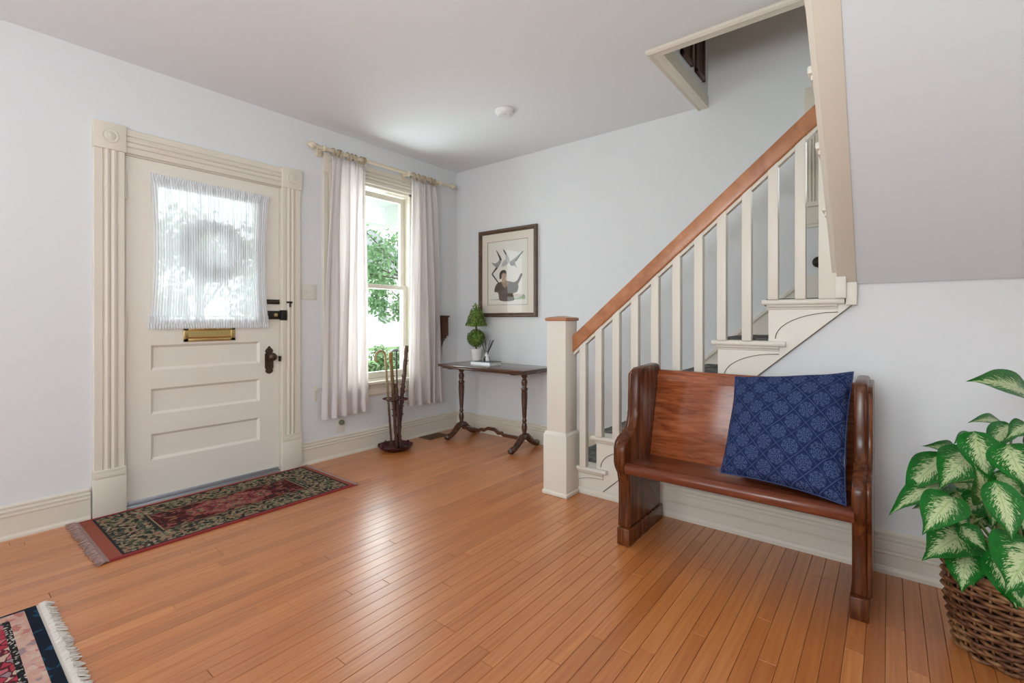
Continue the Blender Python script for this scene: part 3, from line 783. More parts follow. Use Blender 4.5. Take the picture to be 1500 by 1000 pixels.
# ------------------------------------------------------------------ side table and what stands on it
tb = thing('side_table', (0.72, -0.27, 0), 'narrow dark trestle table with turned legs against the far wall', 'table')
TX0, TX1, TY0, TY1, TZ = 0.245, 1.288, -0.505, -0.035, 0.735
MB().box((TX0, TY0, TZ - 0.024), (TX1, TY1, TZ)).build('table_top', 'table', tb, 0.006, 3)
MB().box((TX0 + 0.03, TY0 + 0.03, TZ - 0.042), (TX1 - 0.03, TY1 - 0.03, TZ - 0.024)).build('apron', 'table', tb, 0.003)
TYC = -0.27
for xc in (0.338, 1.122):
    prof = [(0.024, 0.105), (0.026, 0.12), (0.021, 0.14), (0.017, 0.155), (0.024, 0.185), (0.026, 0.205), (0.020, 0.235), (0.015, 0.25), (0.022, 0.256), (0.022, 0.268), (0.016, 0.275), (0.019, 0.30), (0.027, 0.44), (0.029, 0.50), (0.026, 0.53),
            (0.031, 0.538), (0.031, 0.552), (0.020, 0.562), (0.026, 0.59), (0.029, 0.608), (0.022, 0.63), (0.016, 0.642), (0.028, 0.652), (0.028, 0.69), (0.026, 0.695)]
    MB().lathe(prof, (xc, TYC, 0), 18).build('turned_post', 'table', tb, smooth=True)
    MB().box((xc - 0.03, TYC - 0.17, 0.682), (xc + 0.03, TYC + 0.17, 0.695)).build('top_batten', 'table', tb, 0.003)
    for s in (-1, 1):
        pts = [(xc, TYC, 0.125), (xc, TYC + s*0.04, 0.115), (xc, TYC + s*0.09, 0.075), (xc, TYC + s*0.14, 0.042), (xc, TYC + s*0.19, 0.030), (xc, TYC + s*0.215, 0.031)]
        MB().tube(pts, [0.030, 0.032, 0.029, 0.026, 0.030, 0.020], 12).build('foot', 'table', tb, smooth=True)
zs_ = []
for i in range(41):
    u = i / 40; x = 0.36 + u * 0.74
    c_ = abs(u - 0.5)
    top = 0.112 + (0.036 if c_ < 0.055 else 0.036 * max(0, 1 - (c_ - 0.055) / 0.09) if c_ < 0.145 else 0.0) + (0.014 if 0.145 < c_ < 0.19 else 0)
    zs_.append((x, top))
MB().prism([(0.355, 0.085)] + [(x, t - 0.03) for x, t in zs_] + [(1.105, 0.085)] + [(x, t) for x, t in zs_[::-1]], TYC - 0.011, TYC + 0.011, lambda u, v_, t: (u, t, v_)).build('stretcher', 'table', tb)

tp = thing('potted_topiary', (0.445, -0.17, TZ), 'green topiary, a cone over a ball, in a white tapered pot on the table', 'topiary')
tc = (0.445, -0.17)
MB().lathe([(0.040, 0), (0.043, 0.003), (0.058, 0.125), (0.061, 0.126), (0.062, 0.138), (0.055, 0.139), (0.052, 0.125), (0.001, 0.122)], (*tc, TZ + 0.0005), 24).build('pot', 'ceramic', tp, smooth=False)
MB().lathe([(0.001, 0.120), (0.053, 0.124), (0.045, 0.130), (0.001, 0.133)], (*tc, TZ), 18).build('soil', 'soil', tp, smooth=True)
MB().tube([(*tc, TZ + 0.12), (*tc, TZ + 0.50)], 0.008, 8).build('trunk', 'stem_wood', tp, smooth=True)
rg = random.Random(11); sm = []
for i in range(850):
    n = Vector((rg.gauss(0, 1), rg.gauss(0, 1), rg.gauss(0, 1))).normalized()
    sm.append((Vector((tc[0], tc[1], TZ + 0.245)) + n * 0.088 * rg.uniform(0.80, 1.05), n))
o = leaf_cloud(MB(), sm, 0.013, rg, 0.3).build('ball_foliage', 'topiary', tp, normals=False); o['kind'] = 'stuff'
MB().lathe([(0.001, -0.075), (0.05, -0.055), (0.075, 0), (0.05, 0.055), (0.001, 0.075)], (*tc, TZ + 0.245), 16).build('ball_core', 'topiary', tp, smooth=True)
sm = []
for i in range(850):
    h = 1 - math.sqrt(rg.random()); t = rg.uniform(0, 2*math.pi); r_ = 0.098 * (1 - h) ** 0.62 * rg.uniform(0.8, 1.05) + 0.006
    sm.append(((tc[0] + r_*math.cos(t), tc[1] + r_*math.sin(t), TZ + 0.365 + h*0.225), (math.cos(t), math.sin(t), 0.4)))
o = leaf_cloud(MB(), sm, 0.013, rg, 0.3).build('cone_foliage', 'topiary', tp, normals=False); o['kind'] = 'stuff'
MB().lathe([(0.001, 0.36), (0.072, 0.372), (0.05, 0.47), (0.001, 0.575)], (*tc, TZ), 16).build('cone_core', 'topiary', tp, smooth=True)

bk = thing('book', (0.66, -0.25, TZ), 'flat white book with a dark cover lying under the reed diffuser', 'book')
b = MB(); b.box((0.530, -0.330, TZ + 0.003), (0.762, -0.165, TZ + 0.026)); b.build('pages', 'paper', bk)
MB().box((0.525, -0.335, TZ + 0.026), (0.768, -0.160, TZ + 0.0295)).build('front_cover', 'book_dark', bk)
MB().box((0.525, -0.335, TZ + 0.0003), (0.768, -0.160, TZ + 0.003)).build('back_cover', 'book', bk)
MB().box((0.525, -0.3352, TZ + 0.003), (0.768, -0.331, TZ + 0.026)).build('spine', 'book', bk)
rdz = TZ + 0.030
rd = thing('reed_diffuser', (0.640, -0.235, rdz), 'small black and white bottle with black reeds standing on the book', 'diffuser')
m = M('black_white_bottle', (0.8, 0.8, 0.8), 0.2)
x, y, z = m.xyz()
a_ = (y + 0.235).atan2(x - 0.640)
m.color(m.mix((a_ * 3.0).sin().gt(0.25) * z.lt(rdz + 0.048), (0.80, 0.80, 0.79), (0.02, 0.02, 0.022)))
MAT['bottle'] = m.m
MB().lathe([(0.030, 0), (0.034, 0.004), (0.034, 0.022), (0.020, 0.052), (0.012, 0.062), (0.012, 0.076), (0.015, 0.078), (0.015, 0.084), (0.009, 0.084), (0.008, 0.07), (0.001, 0.068)], (0.640, -0.235, rdz + 0.0005), 20).build('bottle', 'bottle', rd, smooth=False)
for k, (dx, dy) in enumerate(((-0.078, 0.0), (0.035, 0.015), (0.085, -0.01), (0.06, 0.04), (0.01, -0.03), (0.07, 0.01))):
    MB().tube([(0.640 - dx*0.05, -0.235 - dy*0.05, rdz + 0.04), (0.640 + dx, -0.235 + dy, rdz + 0.205)], 0.0032, 6).build('reed', 'reed', rd)

# ------------------------------------------------------------------ walking sticks in a stand
sx, sy = 0.205, -0.975
cs = thing('cane_stand', (sx, sy, 0), 'dark red cast iron cane stand with a scalloped drip tray by the window', 'cane stand')
b = MB()
prof = [(0.05, 0.0), (0.10, 0.0), (0.125, 0.018), (0.142, 0.040), (0.146, 0.046), (0.138, 0.045), (0.115, 0.026), (0.06, 0.012), (0.001, 0.012)]
b.lathe(prof, (sx, sy, 0), 40)
for v_ in b.bm.verts:
    dx, dy = v_.co.x - sx, v_.co.y - sy; r_ = math.hypot(dx, dy)
    if r_ > 0.1:
        k = 1 + 0.09 * abs(math.sin(4 * math.atan2(dy, dx))) * (r_ - 0.1) / 0.046
        v_.co.x, v_.co.y = sx + dx*k, sy + dy*k
b.build('drip_tray', 'iron_red', cs, smooth=True)
MB().tube([(sx, sy, 0.01), (sx, sy, 0.462)], 0.008, 8).build('stem', 'iron_red', cs, smooth=True)
for k in range(4):
    t = k * math.pi/2 + 0.5
    cx_, cy_ = sx + 0.062*math.cos(t), sy + 0.062*math.sin(t)
    MB().ring([(cx_ + 0.050*math.cos(q), cy_ + 0.050*math.sin(q), 0.455) for q in (2*math.pi*i/20 for i in range(20))], 0.0065, 6).build('holder_ring', 'iron_red', cs, smooth=True)
for k in range(8):
    t = k * math.pi/4
    MB().lathe([(0.002, 0), (0.012, 0.006), (0.012, 0.014), (0.002, 0.022)], (sx + 0.142*math.cos(t), sy + 0.142*math.sin(t), 0.038), 8).build('knob', 'iron_red', cs, smooth=True)
def stickmat(name, a, b_, rough=0.45, z0=0.3, z1=0.8):
    m = M(name, a, rough)
    x, y, z = m.xyz('Object')
    f = ((z - z0) / (z1 - z0)).clamp()
    n = m.noise(None, 60, 3)
    m.color(m.mix(n * 0.5, m.mix(f, a, b_), (0.03, 0.012, 0.008)))
    return m.m
MAT['stick_pale'] = stickmat('pale_crook_wood', (0.10, 0.05, 0.03), (0.55, 0.42, 0.20), z0=0.35, z1=0.78)
MAT['stick_green'] = stickmat('ochre_stick_wood', (0.09, 0.03, 0.02), (0.42, 0.30, 0.09), z0=0.45, z1=0.88)
MAT['stick_black'] = stickmat('black_cane', (0.02, 0.018, 0.018), (0.045, 0.05, 0.05))
MAT['stick_red'] = stickmat('knobbly_thorn_wood', (0.07, 0.025, 0.018), (0.17, 0.09, 0.055), z0=0.4, z1=0.9)
def lerp(a, b_, t): return tuple(a[i] + (b_[i]-a[i])*t for i in range(3))
def stick(name, label, p0, p1, r0, r1, mat, knots=0, bumps=0.0, extra=None, seed=0):
    rr = random.Random(seed); root = thing(name, p0, label, 'walking stick', 'walking sticks in the cane stand')
    n = 40; pts = []; rad = []
    for i in range(n + 1):
        t = i/n; p = lerp(p0, p1, t)
        pts.append((p[0] + rr.uniform(-1, 1)*bumps*0.5, p[1] + rr.uniform(-1, 1)*bumps*0.5, p[2])); rad.append(r0 + (r1-r0)*t + (bumps * (0.9 if (i*7 + seed) % 5 == 0 else rr.random()*0.25)))
    MB().tube(pts, rad, 8).build('shaft', mat, root, smooth=True)
    if knots:
        b = MB()
        for k in range(knots):
            t = rr.uniform(0.25, 0.93); p = lerp(p0, p1, t); a = rr.uniform(0, 6.28)
            q = (p[0] + math.cos(a)*(r1+0.012), p[1] + math.sin(a)*(r1+0.012), p[2] + 0.012)
            b.tube([p, q], [r1*0.75, 0.002], 6)
        b.build('thorn_stubs', mat, root)['kind'] = 'stuff'
    if extra: extra(root, p1)
    return root
def crook(root, p):
    pts = [(p[0], p[1] + 0.002*0, p[2] - 0.005)] + [(p[0], p[1] - 0.050 + 0.050*math.cos(a), p[2] + 0.055*math.sin(a)) for a in (math.pi*i/12*1.25 for i in range(13))]
    MB().tube(pts, 0.0115, 8).build('crook_handle', 'stick_pale', root, smooth=True)
def flat_handle(root, p): MB().tube([(p[0], p[1] - 0.055, p[2] + 0.004), (p[0], p[1] - 0.02, p[2] + 0.012), (p[0], p[1] + 0.02, p[2] + 0.006)], [0.012, 0.014, 0.009], 8).build('handle', 'steel', root, smooth=True)
def knob_top(root, p): MB().lathe([(0.008, -0.09), (0.017, -0.06), (0.022, -0.02), (0.020, 0.005), (0.010, 0.014), (0.001, 0.016)], p, 12).build('knob_handle', 'stick_green', root, smooth=True)
stick('walking_stick', 'crook-handled walking stick, pale curved grip, leftmost in the cane stand', (0.205, -1.015, 0.016), (0.205, -1.085, 0.838), 0.009, 0.010, 'stick_pale', extra=crook, bumps=0.0015, seed=1)
stick('walking_stick', 'knobbed ochre walking stick with stubs beside the crook-handled one', (0.235, -0.985, 0.016), (0.215, -1.035, 0.865), 0.013, 0.015, 'stick_green', 14, 0.003, knob_top, 2)
stick('walking_stick', 'thin black cane with a flat handle in the cane stand', (0.185, -0.925, 0.016), (0.19, -0.955, 0.878), 0.0065, 0.0065, 'stick_black', extra=flat_handle, seed=3)
stick('walking_stick', 'thick knobbly dark walking stick leaning right in the cane stand', (0.225, -0.965, 0.018), (0.22, -0.862, 0.925), 0.014, 0.019, 'stick_red', 18, 0.004, None, 4)
stick('walking_stick', 'short reddish thorn stick, lowest top in the cane stand', (0.255, -0.955, 0.018), (0.245, -1.000, 0.605), 0.012, 0.015, 'stick_red', 10, 0.004, None, 5)

# ------------------------------------------------------------------ staircase
RUN, RISE = 0.2525, 0.216
def nose(n): return 1.885 + RUN * (n - 1)
def tz(n): return 0.190 + RISE * (n - 1)
stc = thing('staircase', (2.0, -0.45, 0), 'cream painted staircase with white balusters and a brown oak handrail', 'staircase')
YO = -0.868           # string face
YT = -0.902           # tread ends
def xz(u, v_, t): return (u, t, v_)
for n in range(1, 7):
    x0 = nose(n); z = tz(n); x1 = nose(n + 1) + 0.03 if n < 6 else 4.45
    # tread with its return nosing
    prof = [(x0 + 0.012, z - 0.028), (x0 + 0.004, z - 0.024), (x0, z - 0.014), (x0 + 0.004, z - 0.004), (x0 + 0.012, z), (x1, z), (x1, z - 0.028)]
    t_ = MB(); t_.prism(prof, YO + 0.02, -0.001, xz).build('tread', 'stair_paint', stc)
    xe = x0 + 0.362 if n < 6 else 3.505
    rt = MB(); rt.prism([(YT + 0.008, z - 0.028), (YT + 0.002, z - 0.022), (YT, z - 0.014), (YT + 0.002, z - 0.006), (YT + 0.008, z), (YO + 0.022, z), (YO + 0.022, z - 0.028)], x0, xe, lambda u, v_, t: (t, u, v_))
    rt.build('return_nosing', 'stair_paint', stc, 0.003)
    cv = MB(); cv.prism([(YO, z - 0.028), (YO - 0.020, z - 0.028), (YO - 0.018, z - 0.036), (YO - 0.008, z - 0.044), (YO - 0.006, z - 0.050), (YO, z - 0.052)], x0 + 0.022, xe - 0.03, lambda u, v_, t: (t, u, v_))
    cv.build('cove_moulding', 'stair_paint', stc)
    # riser
    MB().box((x0 + 0.026, YO + 0.018, z - RISE if n > 1 else 0), (x0 + 0.046, -0.001, z - 0.026)).build('riser', 'stair_paint', stc)
    # scroll bracket on the string: quarter-round cut
    bx0, bx1 = x0 + 0.030, min(x0 + 0.33, 3.49)
    zt = z - 0.052; hgt = 0.150 if n > 1 else 0.125
    cx_, cz_ = bx1, zt - hgt - 0.0
    pts = [(bx0, zt), (bx0, zt - hgt)] + [(bx1 - (bx1 - bx0 - 0.030) * math.cos(R(a)), zt - hgt + (hgt - 0.014) * math.sin(R(a))) for a in range(0, 91, 9)] + [(bx1, zt)]
    MB().prism(pts, YO - 0.005, YO + 0.002, xz).build('scroll_bracket', 'stair_paint', stc)
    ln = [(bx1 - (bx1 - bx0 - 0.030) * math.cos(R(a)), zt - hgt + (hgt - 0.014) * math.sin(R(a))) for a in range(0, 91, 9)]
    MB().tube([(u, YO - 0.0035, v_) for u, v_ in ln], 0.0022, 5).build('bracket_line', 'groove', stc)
# string board (stepped top, sloped bottom)
pts = [(1.93, 0.0), (1.93, tz(1) - 0.028)]
for n in range(1, 7):
    if n > 1: pts += [(nose(n) + 0.028, tz(n-1) - 0.028), (nose(n) + 0.028, tz(n) - 0.028)]
    else: pts += [(1.94, tz(1) - 0.028)]
def low(x): return 0.878 + 0.905 * (x - 3.134)
pts += [(3.532, tz(6) - 0.028), (3.532, low(3.532))]
pts += [(2.165, low(2.165)), (2.165, 0.0)]
MB().prism(pts, YO, YO + 0.03, xz).build('string_board', 'stair_paint', stc)
# the wide board below the slope, near the floor, and the shadow gap line along the slope
MB().prism([(2.165, 0.0), (2.42, 0.0), (2.42, low(2.42)), (2.165, low(2.165))], YO + 0.004, YO + 0.03, xz).build('skirt_board', 'stair_paint', stc)
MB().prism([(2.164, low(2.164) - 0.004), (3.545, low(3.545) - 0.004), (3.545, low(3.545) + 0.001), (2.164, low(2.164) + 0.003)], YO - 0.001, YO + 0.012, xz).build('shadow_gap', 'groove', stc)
MB().prism([(2.03, 0), (2.41, 0), (2.41, 0.045), (2.03, 0.045)], YO - 0.008, YO, xz).build('shoe_moulding', 'stair_paint', stc, 0.004)
# skirting on the wall side
def sk(x): return 0.19 + RISE * (x - 1.885) / RUN
pts = [(1.90, 0.0), (1.90, sk(1.90) + 0.07), (3.22, sk(3.22) + 0.085), (3.22, sk(3.22) - 0.35)]
MB().prism(pts, -0.016, -0.0005, xz).build('wall_string', 'trim', stc)
MB().prism([(1.90, sk(1.90) + 0.045), (1.90, sk(1.90) + 0.075), (3.22, sk(3.22) + 0.090), (3.22, sk(3.22) + 0.060)], -0.026, -0.0005, xz).build('wall_string_cap', 'trim', stc, 0.004)
MB().box((3.22, -0.016, tz(6)), (4.45, -0.0005, tz(6) + 0.19)).build('landing_skirting', 'trim', stc)
# newel
nw = MB().box((1.866, -1.008, 0.40), (2.014, -0.862, 1.158)).build('newel_post', 'stair_paint', stc, 0.004)
b = MB(); b.box((1.850, -1.026, 0), (2.031, -0.846, 0.40)); b.hexa([(1.850, -1.026, 0.40), (2.031, -1.026, 0.40), (2.031, -0.846, 0.40), (1.850, -0.846, 0.40), (1.862, -1.012, 0.42), (2.018, -1.012, 0.42), (2.018, -0.858, 0.42), (1.862, -0.858, 0.42)])
b.build('newel_base', 'stair_paint', nw, 0.003)
b = MB(); b.box((1.842, -1.034, 0), (2.039, -0.838, 0.03)); b.build('newel_shoe', 'stair_paint', nw, 0.008)
b = MB(); b.box((1.856, -1.018, 1.158), (2.024, -0.852, 1.178)); b.hexa([(1.858, -1.016, 1.178), (2.022, -1.016, 1.178), (2.022, -0.854, 1.178), (1.858, -0.854, 1.178), (1.92, -0.955, 1.190), (1.96, -0.955, 1.190), (1.96, -0.915, 1.190), (1.92, -0.915, 1.190)])
b.build('newel_cap', 'handrail', nw, 0.005)
# handrail
YR = -0.888
def rail_b(x): return 0.912 + 0.846 * (x - 1.97)
rx0, rx1 = 2.0, 3.44
MB().prism([(rx0 - 0.06, rail_b(rx0 - 0.06)), (rx1, rail_b(rx1)), (rx1, rail_b(rx1) + 0.112), (rx0 - 0.06, rail_b(rx0 - 0.06) + 0.112)], YR - 0.033, YR + 0.033, xz).build('handrail', 'handrail', stc, 0.010, 3)
bal_x = [2.060, 2.177, 2.299, 2.424, 2.552, 2.681, 2.806, 2.929, 3.055, 3.180, 3.301]
BWD = 0.046
for i, x in enumerate(bal_x):
    n = 1 if i == 0 else min(6, 2 + (i - 1) // 2)
    x0, x1 = x, x + BWD
    ya, yb_ = YR - 0.022, YR + 0.020
    b = MB(); b.hexa([(x0, ya, tz(n)), (x1, ya, tz(n)), (x1, yb_, tz(n)), (x0, yb_, tz(n)), (x0, ya, rail_b(x0) + 0.004), (x1, ya, rail_b(x1) + 0.004), (x1, yb_, rail_b(x1) + 0.004), (x0, yb_, rail_b(x0) + 0.004)])
    b.build('baluster', 'stair_paint', stc, 0.002)
    xn = bal_x[i+1] if i + 1 < len(bal_x) else 3.40
    MB().prism([(x1, rail_b(x1) - 0.022), (xn, rail_b(xn) - 0.022), (xn, rail_b(xn) + 0.002), (x1, rail_b(x1) + 0.002)], YR - 0.018, YR + 0.018, xz).build('rail_fillet', 'groove_tan' if 'groove_tan' in MAT else 'trim', stc)
MB().prism([(2.014, rail_b(2.014) - 0.022), (2.06, rail_b(2.06) - 0.022), (2.06, rail_b(2.06) + 0.002), (2.014, rail_b(2.014) + 0.002)], YR - 0.018, YR + 0.018, xz).build('rail_fillet', 'trim', stc)
# corner post at the turn and the upper flight's outer string
MB().box((3.400, -0.900, tz(6) - 0.001), (3.500, -0.845, 2.30)).build('corner_post', 'stair_paint', stc, 0.002)
MB().box((3.470, -0.915, tz(6) - 0.001), (3.512, -0.845, 1.372)).build('corner_block', 'stair_paint', stc, 0.003)
MB().box((3.510, -0.895, 1.236), (3.553, -0.845, 1.345)).build('corner_block', 'stair_paint', stc, 0.002)
def xsl(u, v_, t): return (t, u, v_)
MB().prism([(-0.87, soff(-0.87) - 0.012), (-2.62, soff(-2.62) - 0.012), (-2.62, soff(-2.62) + 0.07), (-0.87, soff(-0.87) + 0.07)], 3.475, 3.552, xsl).build('fascia_board', 'trim', stc, 0.004)
for k in range(8):
    yk_ = -0.485 - 0.245 * k; zk = 1.479 + RISE * k
    # treads of the upper flight; their left ends show
    y1 = yk_ - 0.285
    pr6 = [(yk_, zk - 0.014), (yk_ - 0.005, zk - 0.002), (yk_ - 0.012, zk), (y1, zk), (y1, zk - 0.028), (yk_ - 0.012, zk - 0.028), (yk_ - 0.005, zk - 0.026)]
    MB().prism(pr6, 3.52 if k == 0 else 3.456, 4.45, xsl).build('tread', 'stair_paint', stc)
    MB().box((3.52 if k == 0 else 3.476, yk_ - 0.046, zk - RISE + 0.002), (4.45, yk_ - 0.026, zk - 0.026)).build('riser', 'stair_paint', stc)
    if k > 0:
        yb2 = yk_ - 0.335
        MB().box((3.428, yb2, zk - 0.030), (3.458, yk_, zk)).build('return_nosing', 'stair_paint', stc, 0.006)
        MB().prism([(yb2 + 0.30, zk - 0.030), (yb2 + 0.016, zk - 0.030), (yb2 + 0.016, zk - 0.040), (yb2 + 0.20, zk - 0.17), (yb2 + 0.30, zk - 0.20)], 3.444, 3.456, xsl).build('scroll_bracket', 'trim', stc)
        MB().box((3.438, yb2 + 0.022, zk - 0.048), (3.458, yk_ - 0.02, zk - 0.030)).build('cove_moulding', 'stair_paint', stc)
pts = []
for k in range(1, 8):
    yk_ = -0.485 - 0.245 * k; zk = 1.479 + RISE * k
    pts += [(yk_ - 0.024, zk - RISE - 0.028), (yk_ - 0.024, zk - 0.028)]
pts = [(-0.754, 1.45)] + pts + [(-2.60, soff(-2.60) + 0.02), (-0.754, soff(-0.754) + 0.02)]
MB().prism(pts, 3.455, 3.477, xsl).build('string_board', 'stair_paint', stc)

# grey patterned runner on the stairs
m = M('grey_patterned_runner', (0.12, 0.12, 0.13), 0.95, 0.1)
v_ = m.mapping((1, 1, 1))
vc = m.voronoi(v_, 26, out='Color'); n = m.noise(v_, 120, 2)
sp = m.node('ShaderNodeSeparateColor'); m.link(vc, sp.inputs[0])
m.color(m.mix(n, m.ramp(X(m.nt, sp.outputs[0]), [(0.0, (0.08, 0.08, 0.085)), (0.45, (0.16, 0.155, 0.15)), (0.75, (0.30, 0.285, 0.27)), (0.9, (0.42, 0.40, 0.36))], True), (0.12, 0.12, 0.12)))
MAT['runner'] = m.m
rn = MB(); path = []
for n in range(1, 7):
    x0, z = nose(n), tz(n)
    path += [(x0 + 0.018, z - RISE + 0.006 if n > 1 else 0.004), (x0 + 0.018, z - 0.034), (x0 - 0.006, z - 0.028), (x0 - 0.008, z - 0.010), (x0 + 0.004, z + 0.006)]
path += [(4.3, tz(6) + 0.006)]
top = [(a, b_) for a, b_ in path]
b = MB()
for (a0, c0), (a1, c1) in zip(path, path[1:]):
    f = [b.bm.verts.new(p) for p in ((a0, -0.775, c0), (a1, -0.775, c1), (a1, -0.09, c1), (a0, -0.09, c0))]
    b.bm.faces.new(f)
bmesh.ops.remove_doubles(b.bm, verts=b.bm.verts, dist=1e-5)
tag(b.build('stair_runner', 'runner', None, solid=0.006), 'dark grey patterned carpet runner covering the stair treads', 'carpet')

# ceiling opening trim
trm = struct(thing('trim_2', (2.6, -0.93, HC)))
MB().prism([(2.545, 0.0), (2.545, -0.016), (2.556, -0.026), (2.570, -0.018), (2.600, -0.020), (2.626, -0.016), (2.626, 0.07), (2.6205, 0.07), (2.6205, 0.0)], 0, 1, lambda u, v_, t: (u, -0.001 if t else -0.975 + (u - 2.545), HC - 0.0005 + v_)).build('opening_casing', 'trim', trm)
MB().prism([(-0.975, 0.0), (-0.975, -0.016), (-0.964, -0.026), (-0.950, -0.018), (-0.915, -0.020), (-0.898, -0.016), (-0.898, 0.25), (-0.908, 0.25), (-0.908, 0.0)], 0, 1, lambda u, v_, t: (3.44 if t else 2.545 + (u + 0.975), u, HC - 0.0005 + v_)).build('opening_casing', 'trim', trm)

# landing window, mostly hidden behind the upper flight
w2 = struct(thing('window_2', (3.6, 0, 1.9)))
for x0, x1 in ((LX0 - 0.085, LX0), (LX1, LX1 + 0.085)):
    k = 0.085/0.144
    MB().prism([(x0 + u*k, -d_ * 1.0) for u, d_ in FL], LZ0, LZ1 - 0.17, lambda u, v_, t: (u, v_, t)).build('side_casing', 'trim', w2)
    MB().box((x0 - 0.004, -0.034, LZ1 - 0.17), (x1 + 0.004, 0, LZ1 + 0.06)).build('corner_block', 'trim', w2, 0.003)
MB().box((LX0, -0.024, LZ1 - 0.06), (LX1, 0, LZ1 + 0.05)).build('head_casing', 'trim', w2, 0.003)
MB().box((LX0 - 0.10, -0.05, LZ0 - 0.03), (LX1 + 0.10, 0.0, LZ0)).build('window_stool', 'trim', w2, 0.004)
MB().prism([(0, LZ0 - 0.16), (-0.016, LZ0 - 0.16), (-0.02, LZ0 - 0.145), (-0.014, LZ0 - 0.135), (-0.018, LZ0 - 0.125), (-0.02, LZ0 - 0.03), (0, LZ0 - 0.03)], LX0 - 0.085, LX1 + 0.085, lambda u, v_, t: (t, u, v_)).build('window_apron', 'trim', w2)
s = MB()
for a in ((LX0, LZ0, LX0 + 0.045, LZ1), (LX1 - 0.045, LZ0, LX1, LZ1), (LX0, LZ0, LX1, LZ0 + 0.05), (LX0, LZ1 - 0.05, LX1, LZ1)): s.box((a[0], 0.06, a[1]), (a[2], 0.10, a[3]))
s.build('window_sash', 'trim', w2)
MB().box((LX0 + 0.04, 0.078, LZ0 + 0.045), (LX1 - 0.04, 0.082, LZ1 - 0.045)).build('window_pane', 'glass', w2)
wk = thing('round_hook', (3.31, 0, 1.53), 'small round black hook on the stair wall behind the last baluster', 'hook')
MB().lathe([(0.010, 0), (0.010, -0.03), (0.028, -0.04), (0.036, -0.055), (0.030, -0.075), (0.012, -0.084), (0.001, -0.085)], (3.318, 0, 1.535), 16, 'y').build('knob_head', 'black_metal', wk, smooth=True)
MB().lathe([(0.030, 0), (0.030, -0.008), (0.012, -0.012)], (3.318, 0, 1.535), 16, 'y').build('knob_plate', 'black_metal', wk)

# two dark frames hung on the upper wall
MAT['dark_print'] = paint('dark_brown_print', (0.10, 0.06, 0.04), 0.5, 0.5, 8)
for (y0, y1, lab) in ((-0.60, -0.385, 'dark framed picture high in the stair opening, the nearer one'), (-0.315, -0.120, 'dark framed picture high in the stair opening, next to the far wall')):
    fr = thing('stairwell_picture', (2.62, (y0 + y1)/2, 2.87), lab, 'picture', 'dark pictures in the stair opening')
    b = MB(); z0, z1 = 2.872, 3.42; e = 0.03
    for a in ((y0, z0, y1, z0 + e), (y0, z1 - e, y1, z1), (y0, z0, y0 + e, z1), (y1 - e, z0, y1, z1)): b.box((2.621, a[0], a[1]), (2.64, a[2], a[3]))
    b.build('picture_frame', 'box_wood', fr, 0.003)
    MB().box((2.621, y0 + e, z0 + e), (2.629, y1 - e, z1 - e)).build('picture_print', 'dark_print', fr)

# ------------------------------------------------------------------ pew
pw = thing('church_pew', (3.09, -1.13, 0), 'short dark mahogany church pew with curved ends in front of the stairs', 'pew')
def pew_end(x0, x1, name, side):
    front = [(-1.372, 0.085), (-1.366, 0.20), (-1.368, 0.31), (-1.385, 0.365), (-1.412, 0.40), (-1.424, 0.43), (-1.424, 0.505), (-1.412, 0.535), (-1.380, 0.556), (-1.325, 0.572), (-1.285, 0.600), (-1.262, 0.645), (-1.256, 0.70), (-1.250, 0.865), (-1.238, 0.893), (-1.210, 0.906)]
    back = [(-0.975, 0.914), (-0.948, 0.905), (-0.936, 0.880), (-0.935, 0.10), (-0.935, 0.085)]
    root = MB().prism(front + back, x0, x1, lambda u, v_, t: (t, u, v_)).build(name, 'pew', pw, 0.017, 4, angle=50)
    bl = MB(); bl.box((x0 - 0.006, -1.384, 0.0), (x1 + 0.006, -0.920, 0.088)); bl.build('foot_block', 'pew', root, 0.005)
    xo = x0 - 0.014 if side < 0 else x1 - 0.006
    ins = lambda p, e: (p[0] + (e if p[0] < -1.1 else -e), p[1] - (e if p[1] > 0.88 else 0))
    MB().prism([ins(p, 0.016) for p in front + back], xo, xo + 0.020, lambda u, v_, t: (t, u, v_)).build('edge_moulding', 'pew', root, 0.006, 3, angle=50)
    return root
PX0, PX1, PX2, PX3 = 2.568, 2.624, 3.556, 3.606
pew_end(PX0, PX1, 'pew_end', -1)
pew_end(PX2, PX3, 'pew_end', 1)
seat = [(-1.432, 0.414), (-1.428, 0.428), (-1.412, 0.437), (-1.380, 0.438), (-1.07, 0.412), (-1.07, 0.386), (-1.40, 0.380), (-1.424, 0.388)]
MB().prism(seat, PX1, PX2 + 0.012, lambda u, v_, t: (t, u, v_)).build('seat', 'pew_seat', pw, 0.004, 2)
bkp = [(-1.105, 0.395), (-0.978, 0.852), (-0.975, 0.872), (-0.962, 0.878), (-0.948, 0.872), (-0.950, 0.850), (-1.078, 0.390)]
MB().prism(bkp, PX1, PX2, lambda u, v_, t: (t, u, v_)).build('backrest', 'pew_back', pw, 0.003, 2)
MB().prism([(-0.990, 0.818), (-0.984, 0.838), (-0.979, 0.852), (-0.970, 0.85), (-0.98, 0.818)], PX1, PX2, lambda u, v_, t: (t, u - 0.003, v_)).build('top_rail', 'pew_back', pw)
MB().box((PX1, -1.085, 0.33), (PX2, -1.06, 0.395)).build('seat_rail', 'pew', pw)

